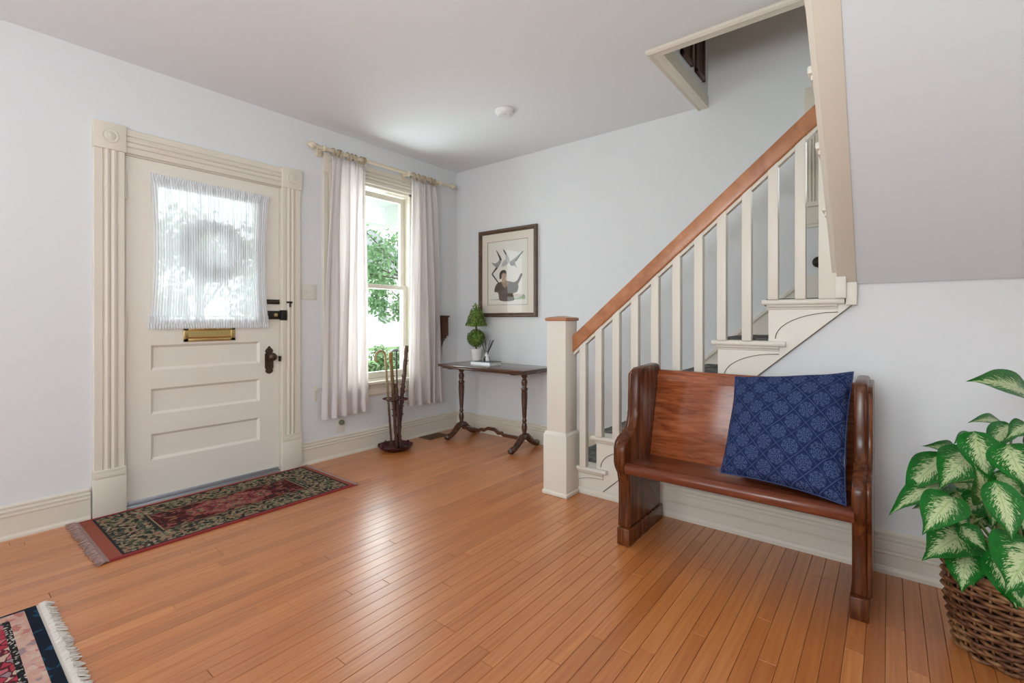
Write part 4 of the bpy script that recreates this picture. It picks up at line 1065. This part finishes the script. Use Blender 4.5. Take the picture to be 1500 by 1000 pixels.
# ------------------------------------------------------------------ pillow
m = M('navy_block_print_cotton', (0.02, 0.03, 0.10), 0.9, 0.15)
uvn = m.node('ShaderNodeUVMap')
sp = m.node('ShaderNodeSeparateXYZ'); m.link(uvn.outputs[0], sp.inputs[0])
U, V = X(m.nt, sp.outputs[0]), X(m.nt, sp.outputs[1])
N_ = 4.9
p_ = (U + V) * N_; q_ = (U - V) * N_ + 20.0
fp = p_.fract() - 0.5; fq = q_.fract() - 0.5
edge = fp.abs().max(fq.abs())
r_ = (fp * fp + fq * fq).sqrt(); th = fp.atan2(fq)
lat = edge.gt(0.462) * ((p_ * 55.0).sin() + (q_ * 55.0).sin()).gt(-0.6)
petal = ((th * 8.0).sin() * 0.5 + 0.5)
rings_ = ((r_ * 58.0).sin() * 0.5 + 0.5)
spec = m.noise(uvn.outputs[0], 150, 2)
flower = r_.lt(0.44) * (rings_ * 0.50 + petal * 0.40 + spec * 3.4 - 1.35).gt(0.80)
dk = edge.band(0.43, 0.462)
base = m.mix(m.noise(uvn.outputs[0], 9, 3), (0.010, 0.018, 0.065), (0.018, 0.032, 0.105))
c1 = m.mix(flower * 0.55, base, (0.11, 0.15, 0.30))
c2 = m.mix(lat * 0.4, c1, (0.10, 0.13, 0.28))
c3 = m.mix(dk * 0.8, c2, (0.008, 0.014, 0.055))
m.color(c3)
m.bump(m.noise(uvn.outputs[0], 420, 2), 0.25, 0.002)
MAT['pillow'] = m.m
MAT['pillow_back'] = paint('cream_pillow_back', (0.62, 0.60, 0.58), 0.9, 0.1, 20)
# frame of the pillow: corners on the seat and against the back
BL, BR, TL, TR = Vector((3.055, -1.318, 0.452)), Vector((3.540, -1.412, 0.445)), Vector((3.058, -1.055, 0.874)), Vector((3.548, -1.085, 0.935))
nrm = ((BR - BL).cross(TL - BL)).normalized()
def pil(front):
    def fn(u, v_):
        p = BL*(1-u)*(1-v_) + BR*u*(1-v_) + TL*(1-u)*v_ + TR*u*v_
        a, b_ = 4*u*(1-u), 4*v_*(1-v_)
        h = (a ** 0.42) * (b_ ** 0.42)
        c = (BL + BR + TL + TR) / 4
        s = 1 - 0.055 * (a if v_ in (0, 1) or True else 0) * abs(v_*2-1)**3 - 0.0
        pin = 0.05 * (a * abs(2*v_-1)**4)       # sides curve in between the corners
        pin2 = 0.05 * (b_ * abs(2*u-1)**4)
        d_ = p - c
        ux, vx = (BR - BL).normalized(), (TL - BL).normalized()
        p = p - vx * (d_.dot(vx)) * pin * 1.2 - ux * (d_.dot(ux)) * pin2 * 1.2
        w_ = 0.007*math.sin(u*14 + v_*5) * h + 0.006*math.sin(v_*17 - u*6) * h
        cr = -0.026 * math.exp(-((u-0.93)/0.10)**2 - ((v_-0.30)/0.035)**2) - 0.012*math.exp(-((u-0.80)/0.14)**2 - ((v_-0.31-(u-0.8)*0.25)/0.03)**2)
        th_ = 0.088 if front else 0.045
        sg = 1 if front else -1
        return p + nrm * sg * (h * th_ + (w_ + cr if front else 0)) + Vector((0, 0, 0.002))
    return fn
plw = thing('throw_pillow', (3.3, -1.3, 0.44), 'navy blue square pillow with pale diamond print on the pew', 'pillow')
MB().grid(64, 64, pil(True), True).build('pillow_front', 'pillow', plw, smooth=True, normals=False)
MB().grid(40, 40, pil(False), True).build('pillow_back', 'pillow_back', plw, smooth=True, normals=False)
fnf = pil(True)
edge_pts = [fnf(i/30, 0) for i in range(30)] + [fnf(1, i/30) for i in range(30)] + [fnf(1 - i/30, 1) for i in range(30)] + [fnf(0, 1 - i/30) for i in range(30)]
MB().ring(edge_pts, 0.0035, 6).build('piping', 'pillow_back' if False else 'pillow', plw, smooth=True)

# ------------------------------------------------------------------ rugs
def fringe(mb, p0, p1, out, length, n, rng, z=0.004, wdt=0.004):
    p0, p1, out = Vector(p0), Vector(p1), Vector(out).normalized(); ax = (p1 - p0).normalized()
    for i in range(n):
        t = (i + rng.random()) / n; a = p0.lerp(p1, t); L = length * rng.uniform(0.7, 1.1); sw = rng.uniform(-0.5, 0.5) * L
        pts = [a + Vector((0, 0, 0.006)), a + out*L*0.4 + ax*sw*0.3 + Vector((0, 0, 0.006 + rng.uniform(0.001, 0.008))), a + out*L + ax*sw + Vector((0, 0, rng.uniform(0.001, 0.005)))]
        mb.tube(pts, [wdt*0.8, wdt, wdt*0.35], 4, False)
    return mb
def palette_rug(name, cells, pal, dark, sx, sy, seed=0.0, outline=0.0, ocol=(0.01, 0.01, 0.015)):
    """mirror-symmetric mosaic of small woven motifs"""
    m = M(name, (0.2, 0.1, 0.1), 0.95, 0.08)
    x, y, z = m.xyz()
    wob = m.noise(None, 22, 3) * 0.03
    ax_, ay_ = (x * sx).abs() + wob, (y * sy).abs() + wob
    v_ = m.vec(ax_ + seed, ay_, 0.0)
    vc = m.voronoi(v_, cells, out='Color', rnd=0.9)
    s_ = m.node('ShaderNodeSeparateColor'); m.link(vc, s_.inputs[0])
    col = m.ramp(X(m.nt, s_.outputs[0]), pal, True)
    if outline:
        de = X(m.nt, m.voronoi(v_, cells, 'DISTANCE_TO_EDGE', rnd=0.9))
        col = m.mix(de.lt(outline), col, ocol)
    pile = m.noise(None, 260, 2)
    m.color(m.mix(pile * 0.55, col, dark))
    m.bump(pile, 0.5, 0.003)
    return m.m
MAT['rug_field'] = palette_rug('maroon_field_motifs', 52, [(0.0, (0.07, 0.012, 0.016)), (0.30, (0.14, 0.025, 0.028)), (0.48, (0.035, 0.03, 0.028)), (0.62, (0.30, 0.18, 0.10)), (0.74, (0.26, 0.06, 0.05)), (0.86, (0.33, 0.12, 0.10)), (0.94, (0.09, 0.11, 0.075))], (0.05, 0.015, 0.015), 1.0, 0.8, 0.3)
MAT['rug_medallion'] = palette_rug('rose_medallion_motifs', 56, [(0.0, (0.32, 0.06, 0.07)), (0.30, (0.40, 0.13, 0.11)), (0.5, (0.34, 0.20, 0.12)), (0.68, (0.08, 0.09, 0.065)), (0.82, (0.16, 0.03, 0.035))], (0.07, 0.03, 0.03), 1.0, 1.0, 0.9)
MAT['rug_border'] = palette_rug('floral_border_motifs', 58, [(0.0, (0.030, 0.030, 0.028)), (0.22, (0.085, 0.085, 0.065)), (0.38, (0.34, 0.27, 0.16)), (0.66, (0.40, 0.20, 0.13)), (0.78, (0.12, 0.14, 0.085)), (0.90, (0.42, 0.36, 0.26))], (0.02, 0.02, 0.018), 1.0, 1.0, 0.1)
MAT['rug_red'] = paint('red_rug_edge', (0.33, 0.035, 0.035), 0.95, 0.35, 60, 0.4, 300)
MAT['rug_rust'] = paint('rust_rug_end', (0.34, 0.085, 0.05), 0.95, 0.3, 60, 0.4, 300)
MAT['rug_black'] = paint('black_rug_line', (0.018, 0.017, 0.018), 0.95, 0.3, 80)
MAT['rug_gold'] = paint('tan_rug_line', (0.32, 0.22, 0.12), 0.95, 0.3, 80)
MAT['fringe_pink'] = paint('dusty_pink_fringe', (0.42, 0.27, 0.24), 0.95, 0.4, 80)
MAT['fringe_white'] = paint('off_white_fringe', (0.72, 0.66, 0.60), 0.95, 0.15, 80)
def ring_band(b, x0, x1, y0, y1, wx, wy, z0, z1):
    b.box((x0, y0, z0), (x1, y0 + wy, z1)).box((x0, y1 - wy, z0), (x1, y1, z1)).box((x0, y0 + wy, z0), (x0 + wx, y1 - wy, z1)).box((x1 - wx, y0 + wy, z0), (x1, y1 - wy, z1)); return b
r1c = (0.392, -2.405, 0)
r1 = thing('door_rug', r1c, 'long narrow dark red floral rug with pink fringe in front of the door', 'rug')
rx0_, rx1_, ry0, ry1 = 0.045, 0.738, -3.075, -1.735
def rugpart(name, mat, b): return b.build(name, mat, r1, origin=r1c)
Z = 0.008
b = MB(); b.box((rx0_, ry0, 0.0004), (rx0_ + 0.022, ry1, Z)).box((rx1_ - 0.024, ry0, 0.0004), (rx1_, ry1, Z)); rugpart('edge_binding', 'rug_red', b)
rugpart('end_band', 'rug_rust', MB().box((rx0_ + 0.022, ry0, 0.0004), (rx1_ - 0.024, ry0 + 0.055, Z)))
rugpart('end_band', 'rug_rust', MB().box((rx0_ + 0.022, ry1 - 0.03, 0.0004), (rx1_ - 0.024, ry1, Z)))
ix0_, ix1_, iy0, iy1 = rx0_ + 0.022, rx1_ - 0.024, ry0 + 0.055, ry1 - 0.03
b = ring_band(MB(), ix0_, ix1_, iy0, iy1, 0.010, 0.012, 0.0004, Z + 0.0003); rugpart('guard_line', 'rug_black', b)
b = ring_band(MB(), ix0_ + 0.010, ix1_ - 0.010, iy0 + 0.012, iy1 - 0.012, 0.150, 0.190, 0.0004, Z); rugpart('floral_border', 'rug_border', b)
b = ring_band(MB(), ix0_ + 0.16, ix1_ - 0.16, iy0 + 0.202, iy1 - 0.202, 0.010, 0.012, 0.0004, Z + 0.0003); rugpart('guard_line', 'rug_black', b)
b = ring_band(MB(), ix0_ + 0.17, ix1_ - 0.17, iy0 + 0.214, iy1 - 0.214, 0.006, 0.008, 0.0004, Z + 0.0003); rugpart('guard_line', 'rug_gold', b)
b = MB(); b.box((ix0_ + 0.176, iy0 + 0.222, 0.0004), (ix1_ - 0.176, iy1 - 0.222, Z)); rugpart('field', 'rug_field', b)
b = MB(); b.lathe([(0.30, 0.0), (0.30, 0.0006), (0.001, 0.0008)], (0, 0, 0), 12)
for v_ in b.bm.verts: v_.co = Vector((r1c[0] + v_.co.x * 0.42, r1c[1] + v_.co.y * 0.85, Z - 0.0001 + v_.co.z))
rugpart('medallion', 'rug_medallion', b)
b = fringe(MB(), (rx0_, ry0, 0), (rx1_, ry0, 0), (0, -1, 0), 0.055, 170, random.Random(2)); o = b.build('fringe', 'fringe_pink', r1); o['kind'] = 'stuff'
b = fringe(MB(), (rx0_, ry1, 0), (rx1_, ry1, 0), (0, 1, 0), 0.030, 170, random.Random(3)); o = b.build('fringe', 'fringe_pink', r1); o['kind'] = 'stuff'

r2c = (1.70, -4.40, 0)
r2 = thing('area_rug', r2c, 'navy bordered pink area rug with white fringe in the front left corner', 'rug')
ax0, ax1, ay0, ay1 = 0.965, 2.60, -5.45, -3.352
MAT['r2_navy'] = palette_rug('navy_rug_border', 30, [(0.0, (0.012, 0.018, 0.030)), (0.5, (0.014, 0.020, 0.034)), (0.80, (0.02, 0.075, 0.13))], (0.01, 0.014, 0.024), 1, 1, 0.5)
MAT['r2_peach'] = palette_rug('peach_rug_border', 48, [(0.0, (0.58, 0.36, 0.28)), (0.45, (0.62, 0.42, 0.34)), (0.70, (0.48, 0.17, 0.15)), (0.84, (0.27, 0.24, 0.27)), (0.92, (0.62, 0.50, 0.40))], (0.45, 0.22, 0.19), 1, 1, 0.2)
MAT['r2_guard'] = palette_rug('black_white_guard', 150, [(0.0, (0.015, 0.014, 0.016)), (0.62, (0.60, 0.55, 0.48)), (0.82, (0.03, 0.025, 0.03))], (0.03, 0.03, 0.03), 1, 1, 0.7)
MAT['r2_field'] = palette_rug('rose_rug_field', 24, [(0.0, (0.42, 0.04, 0.07)), (0.40, (0.55, 0.16, 0.18)), (0.62, (0.60, 0.48, 0.36)), (0.78, (0.38, 0.03, 0.05)), (0.9, (0.25, 0.25, 0.27))], (0.32, 0.06, 0.07), 1, 1, 0.4, 0.05)
def r2part(name, mat, b): return b.build(name, mat, r2, origin=r2c)
off_ = 0.0; Z = 0.011
r2part('navy_border', 'r2_navy', ring_band(MB(), ax0, ax1, ay0, ay1, 0.014, 0.034, 0.0004, Z))
r2part('peach_border', 'r2_peach', ring_band(MB(), ax0 + 0.014, ax1 - 0.014, ay0 + 0.034, ay1 - 0.034, 0.045, 0.045, 0.0004, Z))
r2part('guard_band', 'r2_guard', ring_band(MB(), ax0 + 0.059, ax1 - 0.059, ay0 + 0.079, ay1 - 0.079, 0.020, 0.019, 0.0004, Z))
r2part('field', 'r2_field', MB().box((ax0 + 0.079, ay0 + 0.098, 0.0004), (ax1 - 0.079, ay1 - 0.098, Z)))
r2part('fringe_band', 'fringe_white', MB().box((ax0, ay1, 0.0004), (ax1, ay1 + 0.014, 0.008)))
b = fringe(MB(), (ax0 - 0.01, ay1 + 0.010, 0), (ax1, ay1 + 0.010, 0), (0, 1, 0), 0.042, 420, random.Random(4), wdt=0.0042); o = b.build('fringe', 'fringe_white', r2); o['kind'] = 'stuff'

# ------------------------------------------------------------------ plant in a basket
pc = Vector((4.005, -1.285, 0))
MAT['wicker'] = None
m = M('brown_wicker', (0.20, 0.09, 0.04), 0.45, 0.4)
n = m.noise(None, 38, 3); n2 = m.noise(None, 9, 2)
m.color(m.ramp(n * 0.5 + n2 * 0.5, [(0.34, (0.05, 0.02, 0.012)), (0.47, (0.15, 0.06, 0.026)), (0.56, (0.28, 0.135, 0.055)), (0.66, (0.42, 0.24, 0.11))]))
MAT['wicker'] = m.m
bs = thing('wicker_basket', pc, 'round brown woven wicker basket holding the plant by the wall', 'basket')
def brad(z): return 0.140 + 0.032 * min(1, z / 0.20)
NS = 22
for k in range(NS):
    t = 2*math.pi*k/NS
    MB().tube([(pc.x + brad(z)*math.cos(t), pc.y + brad(z)*math.sin(t), z) for z in (0.004, 0.07, 0.14, 0.21, 0.285)], 0.0045, 6).build('stake', 'wicker', bs, smooth=True)
nl = 20
for i in range(nl):
    z = 0.008 + i * 0.0143
    pts = []
    for k in range(NS * 4):
        t = 2*math.pi*k/(NS*4)
        w_ = math.cos(t * NS / 2 + (math.pi if i % 2 else 0)) * 0.0095
        r_ = brad(z) + w_
        pts.append((pc.x + r_*math.cos(t), pc.y + r_*math.sin(t), z + 0.003*math.sin(t*3 + i*1.3)))
    MB().ring(pts, 0.0070, 6).build('weaver', 'wicker', bs, smooth=True)
pts = [(pc.x + (brad(0.29) + 0.004)*math.cos(t), pc.y + (brad(0.29) + 0.004)*math.sin(t), 0.294) for t in (2*math.pi*k/40 for k in range(40))]
MB().ring(pts, 0.012, 8).build('rim', 'wicker', bs, smooth=True)
MB().lathe([(0.128, 0.004), (0.155, 0.19), (0.155, 0.255), (0.001, 0.262)], (pc.x, pc.y, 0), 24).build('liner', 'soil', bs)

m = M('variegated_leaf', (0.05, 0.25, 0.05), 0.38, 0.3)
uvn = m.node('ShaderNodeUVMap'); sp = m.node('ShaderNodeSeparateXYZ'); m.link(uvn.outputs[0], sp.inputs[0])
U, V = X(m.nt, sp.outputs[0]), X(m.nt, sp.outputs[1])
av = (V - 0.5).abs() * 2.0
rnd = m.random()
# feathery cream centre that follows the side veins
vein = U * 1.0 - av * 0.35
nv = m.noise(m.vec(vein * 16.0 + rnd * 40.0, av * 2.0 + V.gt(0.5) * 7.0, rnd * 9.0), 1.6, 4, 0.65)
nv2 = m.noise(m.vec(vein * 60.0 + rnd * 17.0, av * 5.0 + V.gt(0.5) * 3.0, 0.0), 1.0, 2, 0.6)
reach = (U * (1.0 - U) * 4.0).sqrt() * 0.62
cream = ((reach - av) * 2.2 + (nv - 0.5) * 3.2 + (nv2 - 0.5) * 4.2 + 0.08).clamp()
cream = ((cream - 0.50) * 3.5).clamp()
green = m.mix(m.noise(m.vec(U * 3.0 + rnd * 11.0, V * 3.0, rnd), 2.0, 2), (0.005, 0.070, 0.010), (0.012, 0.20, 0.018))
cc = m.mix(cream * 0.9, green, (0.56, 0.62, 0.34))
cc = m.mix(av.lt(0.035) * 0.7, cc, (0.30, 0.44, 0.16))
m.color(cc)
m.bump((vein * 75.0).sin() * 0.5 + nv2, 0.12, 0.003)
MAT['leaf'] = m.m
MAT['leaf_stem'] = paint('pale_green_stem', (0.22, 0.36, 0.12), 0.4, 0.3, 30)
LEAVES = [
    (4.037,-1.386,0.911, 3.865,-1.638,0.983, 0.050), (4.013,-1.099,0.766, 3.897,-1.307,0.803, 0.025), (3.869,-1.290,0.675, 3.767,-1.486,0.733, 0.027),
    (3.930,-1.114,0.720, 3.857,-1.287,0.712, 0.020), (3.830,-1.423,0.693, 3.709,-1.634,0.593, 0.046), (3.836,-1.482,0.620, 3.671,-1.729,0.551, 0.038),
    (3.888,-1.467,0.731, 3.796,-1.654,0.640, 0.053), (3.887,-1.506,0.806, 3.907,-1.604,0.670, 0.043), (3.910,-1.525,0.577, 3.875,-1.668,0.730, 0.036),
    (3.830,-1.653,0.622, 3.748,-1.833,0.547, 0.047), (3.878,-1.564,0.494, 3.751,-1.780,0.453, 0.057), (3.857,-1.657,0.463, 3.834,-1.790,0.389, 0.040),
    (3.912,-1.511,0.430, 3.870,-1.660,0.360, 0.034), (3.919,-1.634,0.686, 3.945,-1.728,0.547, 0.038), (3.967,-1.531,0.648, 3.988,-1.629,0.534, 0.031),
    (3.996,-1.674,0.539, 3.915,-1.854,0.445, 0.069), (3.912,-1.690,0.500, 3.946,-1.778,0.373, 0.037), (3.943,-1.704,0.428, 3.962,-1.803,0.382, 0.034),
    (3.955,-1.553,0.787, 3.982,-1.648,0.684, 0.049), (4.026,-1.472,0.829, 3.940,-1.655,0.817, 0.029), (4.004,-1.336,0.811, 3.919,-1.519,0.744, 0.034),
    (3.847,-1.512,0.528, 3.867,-1.611,0.501, 0.020), (3.875,-1.477,0.483, 3.904,-1.569,0.548, 0.018), (3.775,-1.467,0.491, 3.732,-1.616,0.548, 0.014),
    (3.846,-1.602,0.520, 3.899,-1.675,0.478, 0.027), (3.929,-1.536,0.689, 3.990,-1.603,0.636, 0.029), (4.043,-1.382,0.740, 4.095,-1.455,0.807, 0.043),
    (4.056,-1.435,0.689, 4.112,-1.506,0.657, 0.050), (4.068,-1.490,0.600, 4.127,-1.558,0.518, 0.052), (4.038,-1.577,0.519, 4.066,-1.670,0.429, 0.051),
    (4.094,-1.213,0.712, 4.054,-1.360,0.871, 0.041), (4.136,-1.244,0.680, 4.212,-1.299,0.685, 0.045), (4.090,-1.191,0.826, 4.103,-1.296,0.959, 0.042)]
rf = random.Random(77)
for k in range(26):
    a = 2*math.pi*(k + rf.uniform(-0.3, 0.3))/13; h = rf.uniform(0.33, 0.66); r0 = rf.uniform(0.05, 0.10)
    L_ = rf.uniform(0.11, 0.16)
    bx, by = pc.x + r0*math.cos(a), pc.y + r0*math.sin(a)
    LEAVES.append((bx, by, h, bx + L_*math.cos(a)*0.85, by + L_*math.sin(a)*0.85, h - rf.uniform(-0.02, 0.09), rf.uniform(0.030, 0.042)))
plant = thing('potted_plant', (pc.x, pc.y, 0.262), 'leafy green plant with cream-splashed leaves growing out of the wicker basket', 'plant')
CAMP = Vector((3.6705, -3.657, 1.17))
rl = random.Random(21)
for i, L in enumerate(LEAVES):
    B, T, hw = Vector(L[:3]), Vector(L[3:6]), L[6] * 1.12
    ax = T - B; ln = ax.length; ax.normalize()
    view = (CAMP - (B + T)/2).normalized()
    n = view * 1.1 + Vector((0, 0, 0.35)) + Vector((rl.uniform(-0.25, 0.25), rl.uniform(-0.2, 0.2), 0))
    n = (n - ax * n.dot(ax)).normalized(); sd_ = ax.cross(n)
    wv, sg = rl.uniform(0, 6), rl.choice((-1, 1))
    def fn(u, v_):
        s = v_ * 2 - 1
        prof = (math.sin(math.pi * min(1, u ** 0.78)) ** 0.85) * (1.0 - 0.25 * u) * 1.18 if 0 < u < 1 else 0.0
        prof = prof * (1 - 0.35 * max(0, (u - 0.75) / 0.25) ** 1.2)
        hh = hw * prof
        arch = 0.10 * ln * (4*u*(1-u)) - 0.02*ln*u*u
        cup = 0.22 * hw * abs(s) ** 1.5 * (prof > 0)
        wave = 0.06 * hw * math.sin(u*11 + wv + s*1.5) * abs(s)
        return B + ax * (u * ln) + sd_ * (s * hh) + n * (arch + cup - 0.1*hw + wave)
    MB().grid(15, 9, fn, True).build('leaf', 'leaf', plant, smooth=True, normals=False)
    a = rl.uniform(0, 6.28); r_ = rl.uniform(0.01, 0.06)
    root = Vector((pc.x + r_*math.cos(a), pc.y + r_*math.sin(a), 0.255))
    mid = root.lerp(B, 0.5) + Vector((0, 0, 0.06))
    pts = [root.lerp(mid, t).lerp(mid.lerp(B + ax*0.01, t), t) for t in (0, 0.2, 0.4, 0.6, 0.8, 1.0)]
    MB().tube(pts, [0.006, 0.0055, 0.005, 0.0042, 0.0036, 0.003], 6).build('stalk', 'leaf_stem', plant, smooth=True)

# ------------------------------------------------------------------ outside: porch, garden
MAT['porch'] = paint('white_porch_paint', (0.80, 0.80, 0.79), 0.6, 0.03)
MAT['porch_floor'] = paint('grey_porch_floor', (0.34, 0.35, 0.36), 0.6, 0.1)
MAT['lawn'] = paint('lawn_green', (0.14, 0.24, 0.08), 0.9, 0.4, 4)
MAT['asphalt'] = paint('pale_road', (0.45, 0.45, 0.45), 0.9, 0.1)
MAT['siding'] = paint('white_siding', (0.78, 0.78, 0.77), 0.7, 0.05)
MAT['roofing'] = paint('grey_roofing', (0.25, 0.25, 0.26), 0.8, 0.2)
MAT['bark'] = paint('grey_bark', (0.12, 0.09, 0.065), 0.9, 0.4, 12, 0.5, 20)
pch = struct(thing('porch_roof_structure', (-1.2, -2, 2.7)))
MB().box((-2.6, -7.0, 2.88), (-0.15, 1.05, 2.96)).build('porch_ceiling', 'porch', pch)
MB().box((-2.6, 0.85, 2.62), (-0.15, 1.05, 2.88)).build('porch_beam', 'porch', pch)
MB().box((-2.6, -7.0, 2.62), (-2.4, 0.85, 2.88)).build('porch_beam', 'porch', pch)
struct(MB().box((-2.6, -7.0, -0.25), (-0.15, 1.05, -0.12)).build('floor_porch', 'porch_floor'))
struct(MB().box((-60, -60, -0.9), (-0.16, 60, -0.80)).build('ground_lawn', 'lawn'))
struct(MB().box((-21, -60, -0.80), (-15.6, 60, -0.785)).build('road', 'asphalt'))
def tree(label, c, h, crown_z, rad, nleaf, size, seed, trunk=True):
    rg = random.Random(seed); root = thing('garden_tree' if trunk else 'garden_shrub', (c[0], c[1], -0.8), label, 'tree' if trunk else 'shrub')
    blobs = [(Vector((c[0] + rg.uniform(-1, 1)*rad*0.6, c[1] + rg.uniform(-1, 1)*rad*0.75, crown_z + rg.uniform(-0.7, 0.7)*rad*0.8)), rad*rg.uniform(0.25, 0.45)) for _ in range(16 if trunk else 8)]
    sm = []
    for i in range(nleaf):
        bc, br = rg.choice(blobs); n = Vector((rg.gauss(0, 1), rg.gauss(0, 1), rg.gauss(0, 1))).normalized()
        sm.append((bc + n * br * rg.random() ** 0.4, n + Vector((0, 0, 0.4))))
    o = leaf_cloud(MB(), sm, size, rg).build('foliage', 'tree' if trunk else 'shrub', root, normals=False); o['kind'] = 'stuff'
    if trunk:
        MB().tube([(c[0], c[1], -0.8), (c[0] + 0.05, c[1], 0.6), (c[0], c[1] + 0.05, crown_z - rad*0.4), (c[0], c[1], crown_z + rad*0.3)], [0.16, 0.12, 0.09, 0.03], 8).build('trunk', 'bark', root, smooth=True)
        for bc, br in blobs[:8]:
            MB().tube([(c[0], c[1], crown_z - rad*0.4), tuple(bc)], [0.035, 0.010], 6).build('branch', 'bark', root, smooth=True)
    else:
        for bc, br in blobs[:4]:
            MB().tube([(c[0], c[1], -0.8), tuple(bc)], [0.02, 0.008], 6).build('branch', 'bark', root)
tree('leafy garden tree seen through the upper window pane', (-6.6, 4.9), 4, 2.9, 1.7, 2300, 0.095, 31)
tree('young tree beside the road, behind the lower window pane', (-12.1, 9.6), 4, 2.1, 1.9, 2200, 0.13, 32)
tree('pale green shrub by the porch, low in the window', (-5.1, 2.75), 1, 0.05, 0.65, 1400, 0.06, 33, False)
tree('garden tree straight out from the front door', (-8.5, 0.3), 4, 2.0, 1.9, 2200, 0.11, 34)
tree('low shrub on the lawn outside the front door', (-5.2, -0.9), 1, -0.2, 0.6, 900, 0.06, 35, False)
hs = thing('neighbour_house', (-26, 15, -0.8), 'white neighbouring house across the road, through the window', 'house')
MB().box((-30, 10, -0.8), (-24, 21, 4.2)).build('house_wall', 'siding', hs)
MB().prism([(9.5, 4.2), (21.5, 4.2), (15.5, 7.2)], -30.4, -23.6, lambda u, v_, t: (t, u, v_)).build('house_roof', 'roofing', hs)
for yy in (11.5, 14.0, 16.6, 19.0):
    f_ = MB(); f_.box((-24.0, yy - 0.5, 0.9), (-23.92, yy + 0.5, 2.6)); fw = f_.build('house_window', 'porch', hs)
    MB().box((-23.93, yy - 0.4, 1.0), (-23.90, yy + 0.4, 2.5)).build('house_pane', 'roofing', fw)
